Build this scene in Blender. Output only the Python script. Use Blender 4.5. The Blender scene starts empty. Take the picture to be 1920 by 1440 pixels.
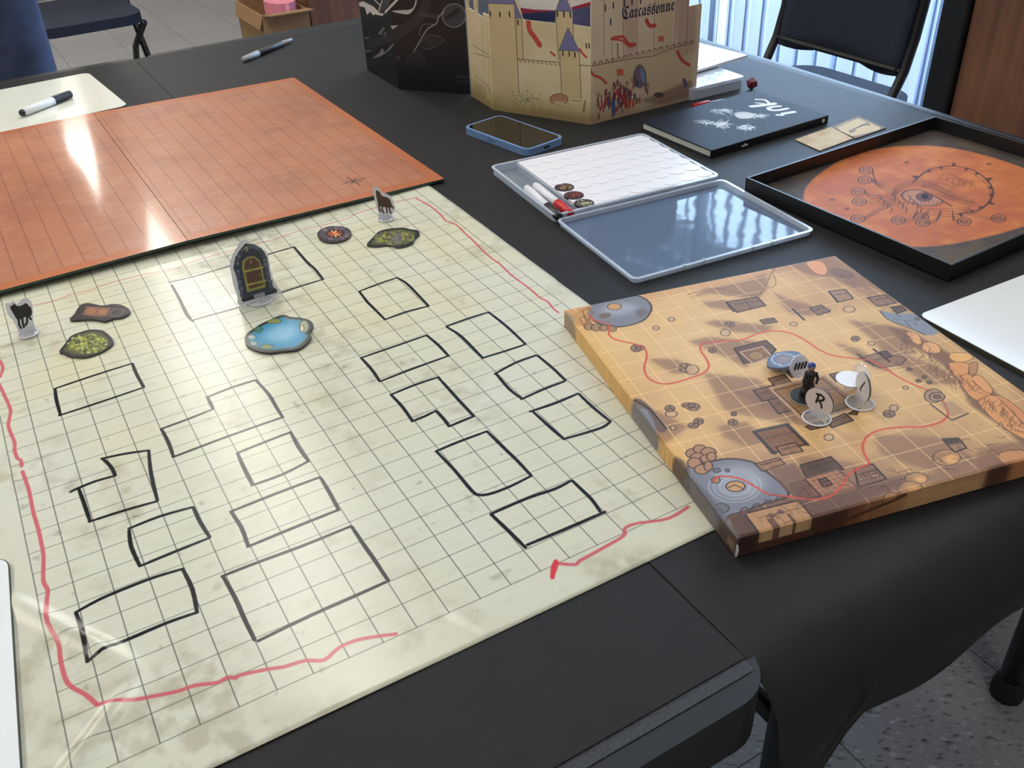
import bpy, bmesh, math, random
import numpy as np
from mathutils import Vector, Matrix
random.seed(4)
IN = 0.0254
FLOOR = 29.0                       # inches from floor up to the table top (z = 0 of the inch frame)
sc = bpy.context.scene
C = sc.collection
# ---------------------------------------------------------------- camera
FPX, PITCH, ROLL, CAMH = 1768.0, 0.59985, 0.04934, 20.19656
def cam_rot():
    cp, sp = math.cos(PITCH), math.sin(PITCH); cr, sr = math.cos(ROLL), math.sin(ROLL)
    return np.array([[cr, sr, 0], [-sr, cr, 0], [0, 0, 1]]) @ np.array([[1, 0, 0], [0, -sp, -cp], [0, cp, -sp]])
RC = cam_rot()
cd = bpy.data.cameras.new('camera'); cam = bpy.data.objects.new('camera', cd); C.objects.link(cam)
cd.sensor_width = 36; cd.lens = FPX / 1920 * 36; cd.clip_start = 0.02; cd.clip_end = 60
cam.matrix_world = Matrix([[RC[0][0], -RC[1][0], -RC[2][0], 0], [RC[0][1], -RC[1][1], -RC[2][1], 0],
                           [RC[0][2], -RC[1][2], -RC[2][2], (CAMH + FLOOR) * IN], [0, 0, 0, 1]])
sc.camera = cam
sc.view_settings.view_transform = 'Standard'; sc.view_settings.look = 'None'
sc.cycles.transparent_max_bounces = 24
sc.view_settings.exposure = EXPOSURE = 0.0; sc.view_settings.gamma = 1; sc.view_settings.use_curve_mapping = False
LAMP, DAY, WORLD = 9.6, 300.0, 1.0
w = bpy.data.worlds.new('sky'); sc.world = w; w.use_nodes = True
bg = w.node_tree.nodes['Background']; bg.inputs[0].default_value = (0.55, 0.74, 1.0, 1); bg.inputs[1].default_value = WORLD
TH = math.radians(29.3)            # the table's long frame: e1 to the right along its near edge, e2 away
E1 = np.array([math.cos(TH), math.sin(TH)]); E2 = np.array([-math.sin(TH), math.cos(TH)])
def W(e1, e2, z=0.0):              # table frame -> inch frame
    p = e1 * E1 + e2 * E2; return (p[0], p[1], z)
def M3(p): return Vector((p[0] * IN, p[1] * IN, (p[2] + FLOOR) * IN))
# daylight behind the window (an area light standing in for the sky outside the glass)
al = bpy.data.lights.new('daylight', 'AREA'); al.shape = 'RECTANGLE'; al.size = 120 * IN; al.size_y = 84 * IN
al.energy = DAY; al.color = (0.52, 0.74, 1.0)
ao = bpy.data.objects.new('daylight', al); C.objects.link(ao)
ao.location = M3(W(112, 92, 16)); ao.rotation_euler = (math.radians(90), 0, TH + math.radians(90))
# ---------------------------------------------------------------- helpers
def at(px, py, z=0.0):             # where the calibrated view ray meets a level plane (inches)
    d = RC.T @ np.array([(px - 960) / FPX, (py - 720) / FPX, 1.0]); t = (z - CAMH) / d[2]
    return np.array([d[0] * t, d[1] * t, z])
class Wall:                        # an upright plane through two base points
    def __init__(s, A, B): s.A = np.array(A[:2], float); s.B = np.array(B[:2], float); s.L = np.linalg.norm(s.B - s.A); s.t = (s.B - s.A) / s.L; s.ang = math.atan2(s.t[1], s.t[0])
    def __call__(s, px, py):
        d = RC.T @ np.array([(px - 960) / FPX, (py - 720) / FPX, 1.0]); n = np.array([-s.t[1], s.t[0]])
        k = (s.A @ n) / (d[:2] @ n); P = d * k
        return ((P[:2] - s.A) @ s.t, P[2] + CAMH)
class Flat:                        # a level frame: origin, angle, height
    def __init__(s, o, ang, z=0.0): s.o = np.array(o[:2], float); s.a = ang; s.z = z; s.c, s.s = math.cos(ang), math.sin(ang)
    def __call__(s, px, py):
        p = at(px, py, s.z)[:2] - s.o; return (p[0] * s.c + p[1] * s.s, -p[0] * s.s + p[1] * s.c)
def lin(c): return tuple(((v / 255) / 12.92 if v / 255 <= .04045 else ((v / 255 + .055) / 1.055) ** 2.4) for v in c)
MATS = {}
def pm(name, col, rough=.5, metal=0.0, spec=.5, coat=0.0, noise=0.0, nscale=40, bump=0.0, bscale=200, emit=None, est=1.0, trans=0.0, img=None, bdist=.001, uvnoise=False):
    if name in MATS: return MATS[name]
    m = bpy.data.materials.new(name); m.use_nodes = True; nt = m.node_tree; N = nt.nodes; Lk = nt.links
    b = N['Principled BSDF']; b.inputs['Base Color'].default_value = (*lin(col), 1); b.inputs['Roughness'].default_value = rough
    b.inputs['Metallic'].default_value = metal; b.inputs['Specular IOR Level'].default_value = spec; b.inputs['Coat Weight'].default_value = coat
    b.inputs['Coat Roughness'].default_value = .1; b.inputs['Transmission Weight'].default_value = trans
    if emit: b.inputs['Emission Color'].default_value = (*emit, 1); b.inputs['Emission Strength'].default_value = est
    tc = N.new('ShaderNodeTexCoord')
    src = None
    if img is not None:
        t = N.new('ShaderNodeTexImage'); t.image = img; t.extension = 'EXTEND'; t.interpolation = 'Cubic'; Lk.new(tc.outputs['UV'], t.inputs[0]); src = t.outputs[0]
        Lk.new(src, b.inputs['Base Color'])
    if noise:
        n = N.new('ShaderNodeTexNoise'); n.inputs['Scale'].default_value = nscale; n.inputs['Detail'].default_value = 5; Lk.new(tc.outputs['Object'], n.inputs['Vector'])
        mr = N.new('ShaderNodeMapRange'); mr.inputs[3].default_value = 1 - noise; mr.inputs[4].default_value = 1 + noise; mr.inputs[1].default_value = .3; mr.inputs[2].default_value = .7; Lk.new(n.outputs[0], mr.inputs[0])
        mx = N.new('ShaderNodeVectorMath'); mx.operation = 'MULTIPLY'
        if src: Lk.new(src, mx.inputs[0])
        else: mx.inputs[0].default_value = lin(col)
        Lk.new(mr.outputs[0], mx.inputs[1]); Lk.new(mx.outputs[0], b.inputs['Base Color'])
    if bump:
        n = N.new('ShaderNodeTexNoise'); n.inputs['Scale'].default_value = bscale; n.inputs['Detail'].default_value = 3; Lk.new(tc.outputs['Object'], n.inputs['Vector'])
        bp = N.new('ShaderNodeBump'); bp.inputs['Strength'].default_value = bump; bp.inputs['Distance'].default_value = bdist; Lk.new(n.outputs[0], bp.inputs['Height']); Lk.new(bp.outputs[0], b.inputs['Normal'])
    MATS[name] = m; return m
def plastic(name, tint, milk=.3, rough=.08, bump=0.0, bscale=30, gloss=1.0):       # thin clear or milky sheet
    if name in MATS: return MATS[name]
    m = bpy.data.materials.new(name); m.use_nodes = True; nt = m.node_tree; N = nt.nodes; Lk = nt.links; N.remove(N['Principled BSDF'])
    o = N['Material Output']; tr = N.new('ShaderNodeBsdfTransparent'); tr.inputs[0].default_value = (.98, .99, 1, 1)
    df = N.new('ShaderNodeBsdfDiffuse'); df.inputs[0].default_value = (*lin(tint), 1); gl = N.new('ShaderNodeBsdfGlossy'); gl.inputs[0].default_value = (gloss, gloss, gloss, 1); gl.inputs[1].default_value = rough
    m1 = N.new('ShaderNodeMixShader'); m1.inputs[0].default_value = milk; Lk.new(tr.outputs[0], m1.inputs[1]); Lk.new(df.outputs[0], m1.inputs[2])
    lw = N.new('ShaderNodeLayerWeight'); pw = N.new('ShaderNodeMath'); pw.operation = 'POWER'; pw.inputs[1].default_value = 4; Lk.new(lw.outputs[1], pw.inputs[0])
    fr = N.new('ShaderNodeMath'); fr.operation = 'MULTIPLY_ADD'; fr.inputs[1].default_value = .8; fr.inputs[2].default_value = .05; Lk.new(pw.outputs[0], fr.inputs[0]); m2 = N.new('ShaderNodeMixShader'); Lk.new(fr.outputs[0], m2.inputs[0]); Lk.new(m1.outputs[0], m2.inputs[1]); Lk.new(gl.outputs[0], m2.inputs[2]); Lk.new(m2.outputs[0], o.inputs[0])
    if bump:
        tc = N.new('ShaderNodeTexCoord'); n = N.new('ShaderNodeTexNoise'); n.inputs['Scale'].default_value = bscale; Lk.new(tc.outputs['Object'], n.inputs['Vector'])
        bp = N.new('ShaderNodeBump'); bp.inputs['Strength'].default_value = bump; bp.inputs['Distance'].default_value = .002; Lk.new(n.outputs[0], bp.inputs['Height']); Lk.new(bp.outputs[0], gl.inputs['Normal']); Lk.new(bp.outputs[0], lw.inputs['Normal'])
    MATS[name] = m; return m
class MB:                          # collects shapes (inches) into ONE mesh
    def __init__(s): s.v = []; s.f = []; s.mi = []; s.cur = 0
    def add(s, V, F):
        n = len(s.v); s.v += [tuple(map(float, v)) for v in V]; s.f += [tuple(i + n for i in f) for f in F]; s.mi += [s.cur] * len(F); return s
    def box(s, x0, x1, y0, y1, z0, z1):
        return s.add([(x0, y0, z0), (x1, y0, z0), (x1, y1, z0), (x0, y1, z0), (x0, y0, z1), (x1, y0, z1), (x1, y1, z1), (x0, y1, z1)],
                     [(3, 2, 1, 0), (4, 5, 6, 7), (0, 1, 5, 4), (1, 2, 6, 5), (2, 3, 7, 6), (3, 0, 4, 7)])
    def prism(s, P, z0, z1, side=None):
        a = sum(P[i][0] * P[(i + 1) % len(P)][1] - P[(i + 1) % len(P)][0] * P[i][1] for i in range(len(P)))
        if a < 0: P = P[::-1]
        n = len(P); V = [(x, y, z0) for x, y in P] + [(x, y, z1) for x, y in P]
        s.add(V, [tuple(range(n - 1, -1, -1)), tuple(range(n, 2 * n))]); c = s.cur
        if side is not None: s.cur = side
        s.add(V, [(i, (i + 1) % n, n + (i + 1) % n, n + i) for i in range(n)]); s.cur = c; return s
    def tube(s, pts, r, n=10, caps=True):
        pts = [Vector(p) for p in pts]; rs = r if isinstance(r, (list, tuple)) else [r] * len(pts); V = []; F = []
        up = None
        for i, p in enumerate(pts):
            d = (pts[min(i + 1, len(pts) - 1)] - pts[max(i - 1, 0)]).normalized()
            if up is None: up = d.orthogonal().normalized()
            else: up = (up - d * up.dot(d)).normalized()
            q = d.cross(up)
            for k in range(n):
                a = 2 * math.pi * k / n; V.append(p + (up * math.cos(a) + q * math.sin(a)) * rs[i])
        for i in range(len(pts) - 1):
            for k in range(n): F.append((i * n + k, i * n + (k + 1) % n, (i + 1) * n + (k + 1) % n, (i + 1) * n + k))
        if caps: F.append(tuple(range(n - 1, -1, -1))); F.append(tuple((len(pts) - 1) * n + k for k in range(n)))
        return s.add(V, F)
    def lathe(s, prof, n=24, cx=0, cy=0):
        V = []; F = []
        for r, z in prof:
            for k in range(n): a = 2 * math.pi * k / n; V.append((cx + r * math.cos(a), cy + r * math.sin(a), z))
        for i in range(len(prof) - 1):
            for k in range(n): F.append((i * n + k, i * n + (k + 1) % n, (i + 1) * n + (k + 1) % n, (i + 1) * n + k))
        F.append(tuple(range(n - 1, -1, -1))); F.append(tuple((len(prof) - 1) * n + k for k in range(n)))
        return s.add(V, F)
    def grid(s, nx, ny, fn):
        V = [fn(i / nx, j / ny) for j in range(ny + 1) for i in range(nx + 1)]
        return s.add(V, [(j * (nx + 1) + i, j * (nx + 1) + i + 1, (j + 1) * (nx + 1) + i + 1, (j + 1) * (nx + 1) + i) for j in range(ny) for i in range(nx)])
    def build(s, name, mats, parent=None, uv=None, smooth=False, bevel=0, solid=0, loc=None, rz=0, seg=2):
        me = bpy.data.meshes.new(name); me.from_pydata([(x * IN, y * IN, z * IN) for x, y, z in s.v], [], s.f)
        for m in (mats if isinstance(mats, (list, tuple)) else [mats]): me.materials.append(m)
        me.polygons.foreach_set('material_index', s.mi)
        if smooth: me.polygons.foreach_set('use_smooth', [True] * len(me.polygons))
        if uv:
            ul = me.uv_layers.new(name='UVMap'); co = [uv(*v) for v in s.v]; dat = np.empty(len(me.loops) * 2, 'f'); idx = np.empty(len(me.loops), 'i'); me.loops.foreach_get('vertex_index', idx)
            dat = np.array(co, 'f')[idx].ravel(); ul.data.foreach_set('uv', dat)
        me.update(); o = bpy.data.objects.new(name, me); C.objects.link(o)
        if parent: o.parent = parent
        if loc is not None: o.location = M3(loc) if not parent else Vector([c * IN for c in loc])
        if rz: o.rotation_euler.z = rz
        if solid: md = o.modifiers.new('solid', 'SOLIDIFY'); md.thickness = solid * IN; md.offset = -1
        if bevel: md = o.modifiers.new('bevel', 'BEVEL'); md.width = bevel * IN; md.segments = seg; md.limit_method = 'ANGLE'; md.angle_limit = .6
        return o
def tag(o, label=None, cat=None, group=None, kind=None):
    if label: o['label'] = label
    if cat: o['category'] = cat
    if group: o['group'] = group
    if kind: o['kind'] = kind
    return o
def thing(name, label, cat, loc, rz=0, group=None):
    o = bpy.data.objects.new(name, None); C.objects.link(o); o.location = M3(loc); o.rotation_euler.z = rz; o.empty_display_size = .02
    return tag(o, label, cat, group)
def dup(root, label=None):
    r = root.copy(); C.objects.link(r)
    if label: r['label'] = label
    for ch in list(root.children):
        c = ch.copy(); C.objects.link(c); c.parent = r
        for g in list(ch.children): d = g.copy(); C.objects.link(d); d.parent = c
    return r
def rrect(x0, x1, y0, y1, r, n=6):
    P = []
    for cx, cy, a in ((x1 - r, y0 + r, -90), (x1 - r, y1 - r, 0), (x0 + r, y1 - r, 90), (x0 + r, y0 + r, 180)):
        for k in range(n + 1): t = math.radians(a + 90 * k / n); P.append((cx + r * math.cos(t), cy + r * math.sin(t)))
    return P
def circ(cx, cy, rx, ry=None, n=24, a0=0): ry = ry or rx; return [(cx + rx * math.cos(2 * math.pi * k / n + a0), cy + ry * math.sin(2 * math.pi * k / n + a0)) for k in range(n)]
def cat(pts, n=5, closed=False):   # smooth curve through points
    P = [np.array(p, float) for p in pts]
    if closed: P = [P[-1]] + P + [P[0], P[1]]
    else: P = [P[0]] + P + [P[-1]]
    out = []
    for i in range(1, len(P) - 2):
        for k in range(n):
            t = k / n; a, b, c, d = P[i - 1:i + 3]
            out.append(.5 * ((2 * b) + (-a + c) * t + (2 * a - 5 * b + 4 * c - d) * t * t + (-a + 3 * b - 3 * c + d) * t ** 3))
    if not closed: out.append(P[-2])
    return [tuple(p) for p in out]
class Art:                         # a flat print, painted by numpy into a generated image
    def __init__(s, x0, x1, y0, y1, ppi, base, mp=None):
        s.x0, s.y0, s.x1, s.y1, s.k, s.mp = x0, y0, x1, y1, ppi, mp
        s.w, s.h = int((x1 - x0) * ppi), int((y1 - y0) * ppi); s.a = np.empty((s.h, s.w, 3), 'f'); s.a[:] = np.array(base, 'f') / 255
    def T(s, pts, raw=False):
        P = np.array([p if (raw or s.mp is None) else s.mp(*p) for p in pts], float)
        return (P - [s.x0, s.y0]) * s.k
    def blend(s, mask, ax, ay, col, a):
        h, w_ = mask.shape; sub = s.a[ay:ay + h, ax:ax + w_]; m = (mask * a)[..., None]; sub *= (1 - m); sub += m * (np.array(col, 'f') / 255)
    def box(s, P, pad):
        ax = max(0, int(P[:, 0].min() - pad)); ay = max(0, int(P[:, 1].min() - pad)); bx = min(s.w, int(P[:, 0].max() + pad) + 2); by = min(s.h, int(P[:, 1].max() + pad) + 2)
        return ax, ay, bx, by
    def poly(s, pts, col, a=1.0, blur=.012, raw=False, smooth=0):
        P = s.T(pts, raw)
        if smooth: P = np.array(cat(P, smooth, True))
        b = max(1, int(blur * s.k)); ax, ay, bx, by = s.box(P, 3 * b + 2)
        if bx - ax < 2 or by - ay < 2: return
        X, Y = np.meshgrid(np.arange(ax, bx) + .5, np.arange(ay, by) + .5); ins = np.zeros(X.shape, bool)
        for i in range(len(P)):
            (x1, y1), (x2, y2) = P[i], P[(i + 1) % len(P)]
            if y1 == y2: continue
            ins ^= ((y1 > Y) != (y2 > Y)) & (X < (x2 - x1) * (Y - y1) / (y2 - y1) + x1)
        m = ins.astype('f')
        for _ in range(2):
            for axis in (0, 1):
                if m.shape[axis] <= b + 1: continue
                c = np.cumsum(np.pad(m, [(b + 1, b) if axis == q else (0, 0) for q in (0, 1)], mode='edge'), axis=axis); n = m.shape[axis]; wd = 2 * b + 1
                m = (np.take(c, range(wd, wd + n), axis) - np.take(c, range(0, n), axis)) / wd
        s.blend(m, ax, ay, col, a)
    def line(s, pts, wd, col, a=1.0, raw=False, smooth=0, closed=False, soft=.7, dash=0, w2=None):
        P = s.T(pts, raw)
        if closed and not smooth: P = np.vstack([P, P[:1]])
        if smooth: P = np.array(cat(P, smooth, closed))
        r0 = max(wd * s.k / 2, .35); rm = max(r0, (w2 or wd) * s.k / 2); ax, ay, bx, by = s.box(P, rm + 3)
        if bx - ax < 2 or by - ay < 2: return
        m = np.zeros((by - ay, bx - ax), 'f'); n = len(P) - 1
        for i in range(n):
            r = r0 if w2 is None else max(.35, (wd + (w2 - wd) * math.sin(math.pi * (i + .5) / n)) * s.k / 2)
            Q = P[i:i + 2]; cx, cy, dx, dy = s.box(Q, r + 2); cx, cy = max(cx, ax), max(cy, ay)
            if dx <= cx or dy <= cy: continue
            X, Y = np.meshgrid(np.arange(cx, dx) + .5, np.arange(cy, dy) + .5); d = Q[1] - Q[0]; L = d @ d + 1e-9
            t = np.clip(((X - Q[0, 0]) * d[0] + (Y - Q[0, 1]) * d[1]) / L, 0, 1); D = np.hypot(X - Q[0, 0] - t * d[0], Y - Q[0, 1] - t * d[1])
            v = np.clip((r + soft - D) / (2 * soft), 0, 1).astype('f'); sub = m[cy - ay:dy - ay, cx - ax:dx - ax]; np.maximum(sub, v, out=sub)
        s.blend(m, ax, ay, col, a)
    def ell(s, cx, cy, rx, ry, col, a=1.0, line=0, lcol=(60, 45, 40), blur=.012, rot=0, raw=False):
        c, q = math.cos(rot), math.sin(rot); P = [(cx + c * x - q * y, cy + q * x + c * y) for x, y in circ(0, 0, rx, ry)]
        if a: s.poly(P, col, a, blur, raw)
        if line: s.line(P, line, lcol, .85, raw, closed=True)
    def noise(s, cell, seed=0, oct=3):
        r = np.random.RandomState(seed); out = np.zeros((s.h, s.w), 'f'); amp = 1
        for o in range(oct):
            c = max(2, cell * s.k / 2 ** o); gh, gw = int(s.h / c) + 3, int(s.w / c) + 3; g = r.rand(gh, gw).astype('f') * 2 - 1
            y = np.arange(s.h) / c; x = np.arange(s.w) / c; yi = y.astype(int); xi = x.astype(int); fy = (y - yi)[:, None]; fx = (x - xi)[None]
            fy = fy * fy * (3 - 2 * fy); fx = fx * fx * (3 - 2 * fx)
            A = g[yi][:, xi]; B = g[yi][:, xi + 1]; D = g[yi + 1][:, xi]; Ee = g[yi + 1][:, xi + 1]
            out += amp * ((A * (1 - fx) + B * fx) * (1 - fy) + (D * (1 - fx) + Ee * fx) * fy); amp *= .5
        return out
    def tint(s, n, col, a): s.a += (np.clip(n, 0, 1) * a)[..., None] * (np.array(col, 'f') / 255 - s.a)
    def image(s, name):
        im = bpy.data.images.new(name, s.w, s.h, alpha=False); buf = np.ones((s.h, s.w, 4), 'f'); buf[..., :3] = np.clip(s.a, 0, 1)
        im.pixels.foreach_set(buf.ravel()); im.update(); im.pack(); return im
    def uv(s, x, y, z=0): return ((x - s.x0) / (s.x1 - s.x0), (y - s.y0) / (s.y1 - s.y0))
# ================================================================ the room
paint = pm('wall_paint', (205, 203, 196), .8, bump=.1, bscale=90)
ceil_m = pm('ceiling_tile', (225, 225, 220), .9, noise=.04, bump=.3, bscale=160)
RM = (-100, 100, -70, 282)        # e1 min, e1 max, e2 min, e2 max
def slab(name, pts, z0, z1, m, kind='structure', uv=None):
    b = MB(); b.prism([W(*p)[:2] for p in pts], z0, z1); o = b.build(name, m, loc=(0, 0, 0)); o['kind'] = kind; return o
def rect(a, b, c, d): return [(a, c), (b, c), (b, d), (a, d)]
slab('ceiling', rect(RM[0], RM[1], RM[2], RM[3]), 67, 68, ceil_m)
slab('wall_left', rect(RM[0] - 4, RM[0], RM[2], RM[3]), -29, 67, paint)
slab('wall_far', rect(RM[0], RM[1], RM[3], RM[3] + 4), -29, 67, paint)
slab('wall_near', rect(RM[0], RM[1], RM[2] - 4, RM[2]), -29, 67, paint)
# right wall: one mesh with an opening for the window
wy0, wy1, wz0, wz1 = 34, 152, -27, 60
b = MB()
for r, z0, z1 in ((rect(100, 104, RM[2], wy0), -29, 67), (rect(100, 104, wy1, RM[3]), -29, 67), (rect(100, 104, wy0, wy1), -29, wz0), (rect(100, 104, wy0, wy1), wz1, 67)):
    b.prism([W(*p)[:2] for p in r], z0, z1)
o = b.build('wall_right', paint, loc=(0, 0, 0)); o['kind'] = 'structure'
# floor: speckled vinyl tiles over a dark joint bed
def floor_mat():
    m = bpy.data.materials.new('vinyl_tile'); m.use_nodes = True; nt = m.node_tree; N = nt.nodes; Lk = nt.links; b = N['Principled BSDF']; b.inputs['Roughness'].default_value = .32
    g = N.new('ShaderNodeNewGeometry'); oi = N.new('ShaderNodeObjectInfo'); mp = N.new('ShaderNodeMapping'); mp.inputs['Scale'].default_value = (60, 150, 60); mp.inputs['Rotation'].default_value = (0, 0, .4)
    Lk.new(g.outputs['Position'], mp.inputs[0]); n1 = N.new('ShaderNodeTexNoise'); n1.inputs['Scale'].default_value = 1; n1.inputs['Detail'].default_value = 2; Lk.new(mp.outputs[0], n1.inputs[0])
    cr = N.new('ShaderNodeValToRGB'); e = cr.color_ramp.elements; e[0].position = .30; e[0].color = (*lin((84, 84, 90)), 1); e[1].position = .42; e[1].color = (*lin((150, 149, 152)), 1)
    e2 = cr.color_ramp.elements.new(.62); e2.color = (*lin((150, 149, 152)), 1); e3 = cr.color_ramp.elements.new(.72); e3.color = (*lin((190, 190, 194)), 1)
    Lk.new(n1.outputs[0], cr.inputs[0]); mr = N.new('ShaderNodeMapRange'); mr.inputs[3].default_value = .93; mr.inputs[4].default_value = 1.05; Lk.new(oi.outputs['Random'], mr.inputs[0])
    mx = N.new('ShaderNodeVectorMath'); mx.operation = 'MULTIPLY'; Lk.new(cr.outputs[0], mx.inputs[0]); Lk.new(mr.outputs[0], mx.inputs[1]); Lk.new(mx.outputs[0], b.inputs['Base Color']); return m
fl = slab('floor', rect(RM[0], RM[1], RM[2], RM[3]), -30, -29.06, pm('tile_joint', (92, 90, 92), .8, noise=.1))
vt = floor_mat(); tb = MB(); tb.box(-5.96, 5.96, -5.96, 5.96, -.06, 0); tile = None
for i in range(-9, 9):
    for j in range(-4, 24):
        e1, e2 = i * 12 + 2, j * 12 + 4
        if abs(e1) > 94 or e2 > 276: continue
        near = -10 < e1 < 94 and -40 < e2 < 30; far = e2 > 84 and -40 < e1 < 78; right = e1 > 50 and 30 < e2 < 130
        if not (near or far or right): continue
        if tile is None: tile = tb.build('tile', vt); t = tile
        else: t = tile.copy(); C.objects.link(t)
        t.parent = fl; p = W(e1, e2, -29); t.location = Vector((p[0] * IN, p[1] * IN, -29 * IN)); t.rotation_euler.z = TH
# ceiling lights: recessed troffers, 1 x 4 feet
lens_m = pm('lamp_diffuser', (255, 255, 255), .5, emit=(1.0, .95, .86), est=LAMP); frame_m = pm('lamp_frame', (235, 235, 232), .5, noise=.02)
proto = None
spots = [(18, 74), (20, 116), (26, 160), (21, 209), (21, 258)] + [(-45, 76 + 44 * k) for k in range(4)] + [(-45, 30), (88, 40), (10, -50)]  # main row follows the mat glare; others added for even light, last as fill
names = ['first', 'second', 'third', 'fourth', 'fifth']
for k, (x, y) in enumerate(spots):
    if proto is None:
        proto = thing('ceiling_light', 'x', 'ceiling light', (0, 0, 0)); f = MB(); f.box(-7, -6.2, -24, 24, -.6, 0); f.box(6.2, 7, -24, 24, -.6, 0); f.box(-6.2, 6.2, -24, -23.2, -.6, 0); f.box(-6.2, 6.2, 23.2, 24, -.6, 0)
        f.build('frame', frame_m, proto); d = MB(); d.box(-6.2, 6.2, -23.2, 23.2, -.3, -.1); d.build('diffuser', lens_m, proto); o = proto
    else: o = dup(proto)
    o.location = M3(W(x, y, 67)); o.rotation_euler.z = TH; o['group'] = 'recessed ceiling lights'; o['label'] = 'long white recessed ceiling light panel above the tables'
# window
gl = thing('window_1', None, None, W(102, (wy0 + wy1) / 2, 0), TH); gl['kind'] = 'structure'
f = MB(); hw = (wy1 - wy0) / 2
for y in (-hw, -hw / 3, hw / 3, hw): f.box(-.8, .8, max(-hw, y - 1), min(hw, y + 1), wz0, wz1)
f.box(-.8, .8, -hw, hw, wz0, wz0 + 2); f.box(-.8, .8, -hw, hw, wz1 - 2, wz1); f.build('window_frame', pm('window_metal', (120, 122, 126), .4, metal=.6, noise=.03), gl)
g = MB(); g.box(-.1, .1, -hw, hw, wz0 + 2, wz1 - 2); g.build('pane', plastic('window_glass', (220, 235, 240), .02, .02), gl)
# vertical blinds
def slat_mat():
    m = bpy.data.materials.new('blind_vinyl'); m.use_nodes = True; nt = m.node_tree; N = nt.nodes; Lk = nt.links; N.remove(N['Principled BSDF']); o = N['Material Output']
    d = N.new('ShaderNodeBsdfDiffuse'); t = N.new('ShaderNodeBsdfTranslucent'); n = N.new('ShaderNodeTexNoise'); n.inputs['Scale'].default_value = 9; tc = N.new('ShaderNodeTexCoord'); Lk.new(tc.outputs['Object'], n.inputs[0])
    cr = N.new('ShaderNodeValToRGB'); cr.color_ramp.elements[0].color = (.52, .57, .70, 1); cr.color_ramp.elements[1].color = (.62, .67, .78, 1); Lk.new(n.outputs[0], cr.inputs[0]); Lk.new(cr.outputs[0], d.inputs[0]); Lk.new(cr.outputs[0], t.inputs[0])
    x = N.new('ShaderNodeMixShader'); x.inputs[0].default_value = .38; Lk.new(d.outputs[0], x.inputs[1]); Lk.new(t.outputs[0], x.inputs[2]); Lk.new(x.outputs[0], o.inputs[0]); return m
bl = thing('vertical_blinds', 'white vertical blinds hanging over the bright window', 'blinds', W(97, (wy0 + wy1) / 2, 0), TH)
h = MB(); h.box(-1, 1, -hw, hw, wz1, wz1 + 1.6); h.build('head_rail', pm('rail_white', (225, 225, 225), .4, noise=.02), bl)
s = MB(); s.grid(8, 2, lambda u, v: (.6 * (1 - (2 * u - 1) ** 2), (u - .5) * 3.5, -28 + v * (wz1 + 28))); sm = slat_mat(); sl = None; k = 0; y = -hw + 1.5
while y < hw:
    if sl is None: sl = s.build('slat', sm, bl, smooth=True, solid=.04); q = sl
    else: q = sl.copy(); C.objects.link(q); q.parent = bl
    q.location = (0, y * IN, 0); q.rotation_euler.z = math.radians(-46 + random.uniform(-7, 7)); y += 3.3
# ================================================================ tables and black paper
tabm = pm('table_laminate', (44, 44, 47), .5, noise=.55, nscale=420, bump=.8, bscale=1200, bdist=.0006)
edgem = pm('table_black_edge', (16, 17, 20), .45, noise=.1); legm = pm('table_leg_black', (14, 15, 18), .4, noise=.05)
def table(label, x0, x1, y0, y1, ix=6.5, iy=5.5):
    t = thing('folding_table', label, 'table', W((x0 + x1) / 2, (y0 + y1) / 2, -29), TH); a, c = (x1 - x0) / 2, (y1 - y0) / 2
    p = MB(); p.prism(rrect(-a - .35, a + .35, -c - .05, c + .05, .12, 4), 28.6, 28.97); p.build('tabletop', tabm, t)
    e = MB(); e.prism(rrect(-a - .7, a + .7, -c - .7, c + .7, 1.3, 6), 27.0, 28.94); e.build('table_edge', edgem, t, bevel=.6, seg=5)
    for sy in (-1, 1): q = MB(); q.box(-a + 3, a - 3, sy * (c - .7) - .35, sy * (c - .7) + .35, 23.6, 27.2); q.build('apron_rail', pm('rail_gloss', (12, 12, 15), .15, noise=.05), t, bevel=.1)
    for sx in (-1, 1):
        for sy in (-1, 1):
            l = MB(); l.tube([(sx * (a - ix), sy * (c - iy), 27.2), (sx * (a - ix), sy * (c - iy), 1)], .75, 14); lo = l.build('leg', legm, t, smooth=True)
            q = MB(); q.lathe([(.95, 0), (1.0, .6), (.85, 1.4), (.75, 1.6)], 14, sx * (a - ix), sy * (c - iy)); q.build('foot_cap', pm('foot_rubber', (10, 10, 11), .7, noise=.1), lo, smooth=True)
        b_ = MB(); b_.tube([(sx * (a - ix), -c + iy, 12), (sx * (a - ix), c - iy, 12)], .5, 10); b_.build('crossbar', legm, t, smooth=True)
    return t
table('black folding table on the left under the gridded mats', -25, 12.6, 11.0, 83.2, 13, 10)
table('black folding table on the right under the map and screens', 14.6, 51.2, 12.5, 83.2, 8.2, 4.6)
def paper_mat():
    m = pm('black_kraft_paper', (42, 41, 41), .55, spec=.16, noise=.10, nscale=26, bump=.35, bscale=420, bdist=.0005); return m
pap = paper_mat()
def paper(name, label, x0, x1, y0, y1, fn, nx=40, ny=60):
    g = MB(); g.grid(nx, ny, lambda u, v: fn(x0 + u * (x1 - x0), y0 + v * (y1 - y0)))
    o = g.build(name, pap, loc=(0, 0, 0), solid=.012); o.rotation_euler.z = 0; tag(o, label, 'paper'); return o
def pl(x, y): p = W(x, y); return (p[0], p[1], .012)
paper('paper_sheet', 'black paper sheet covering the left table, ending short of its rim', -24.6, 12.98, 11.35, 82.9, pl)
R_ = 2.1
def xc(i): return 13.0 if i == 0 else 13.02 + 38.18 * ((i - 1) / 95) ** 1.3
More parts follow.
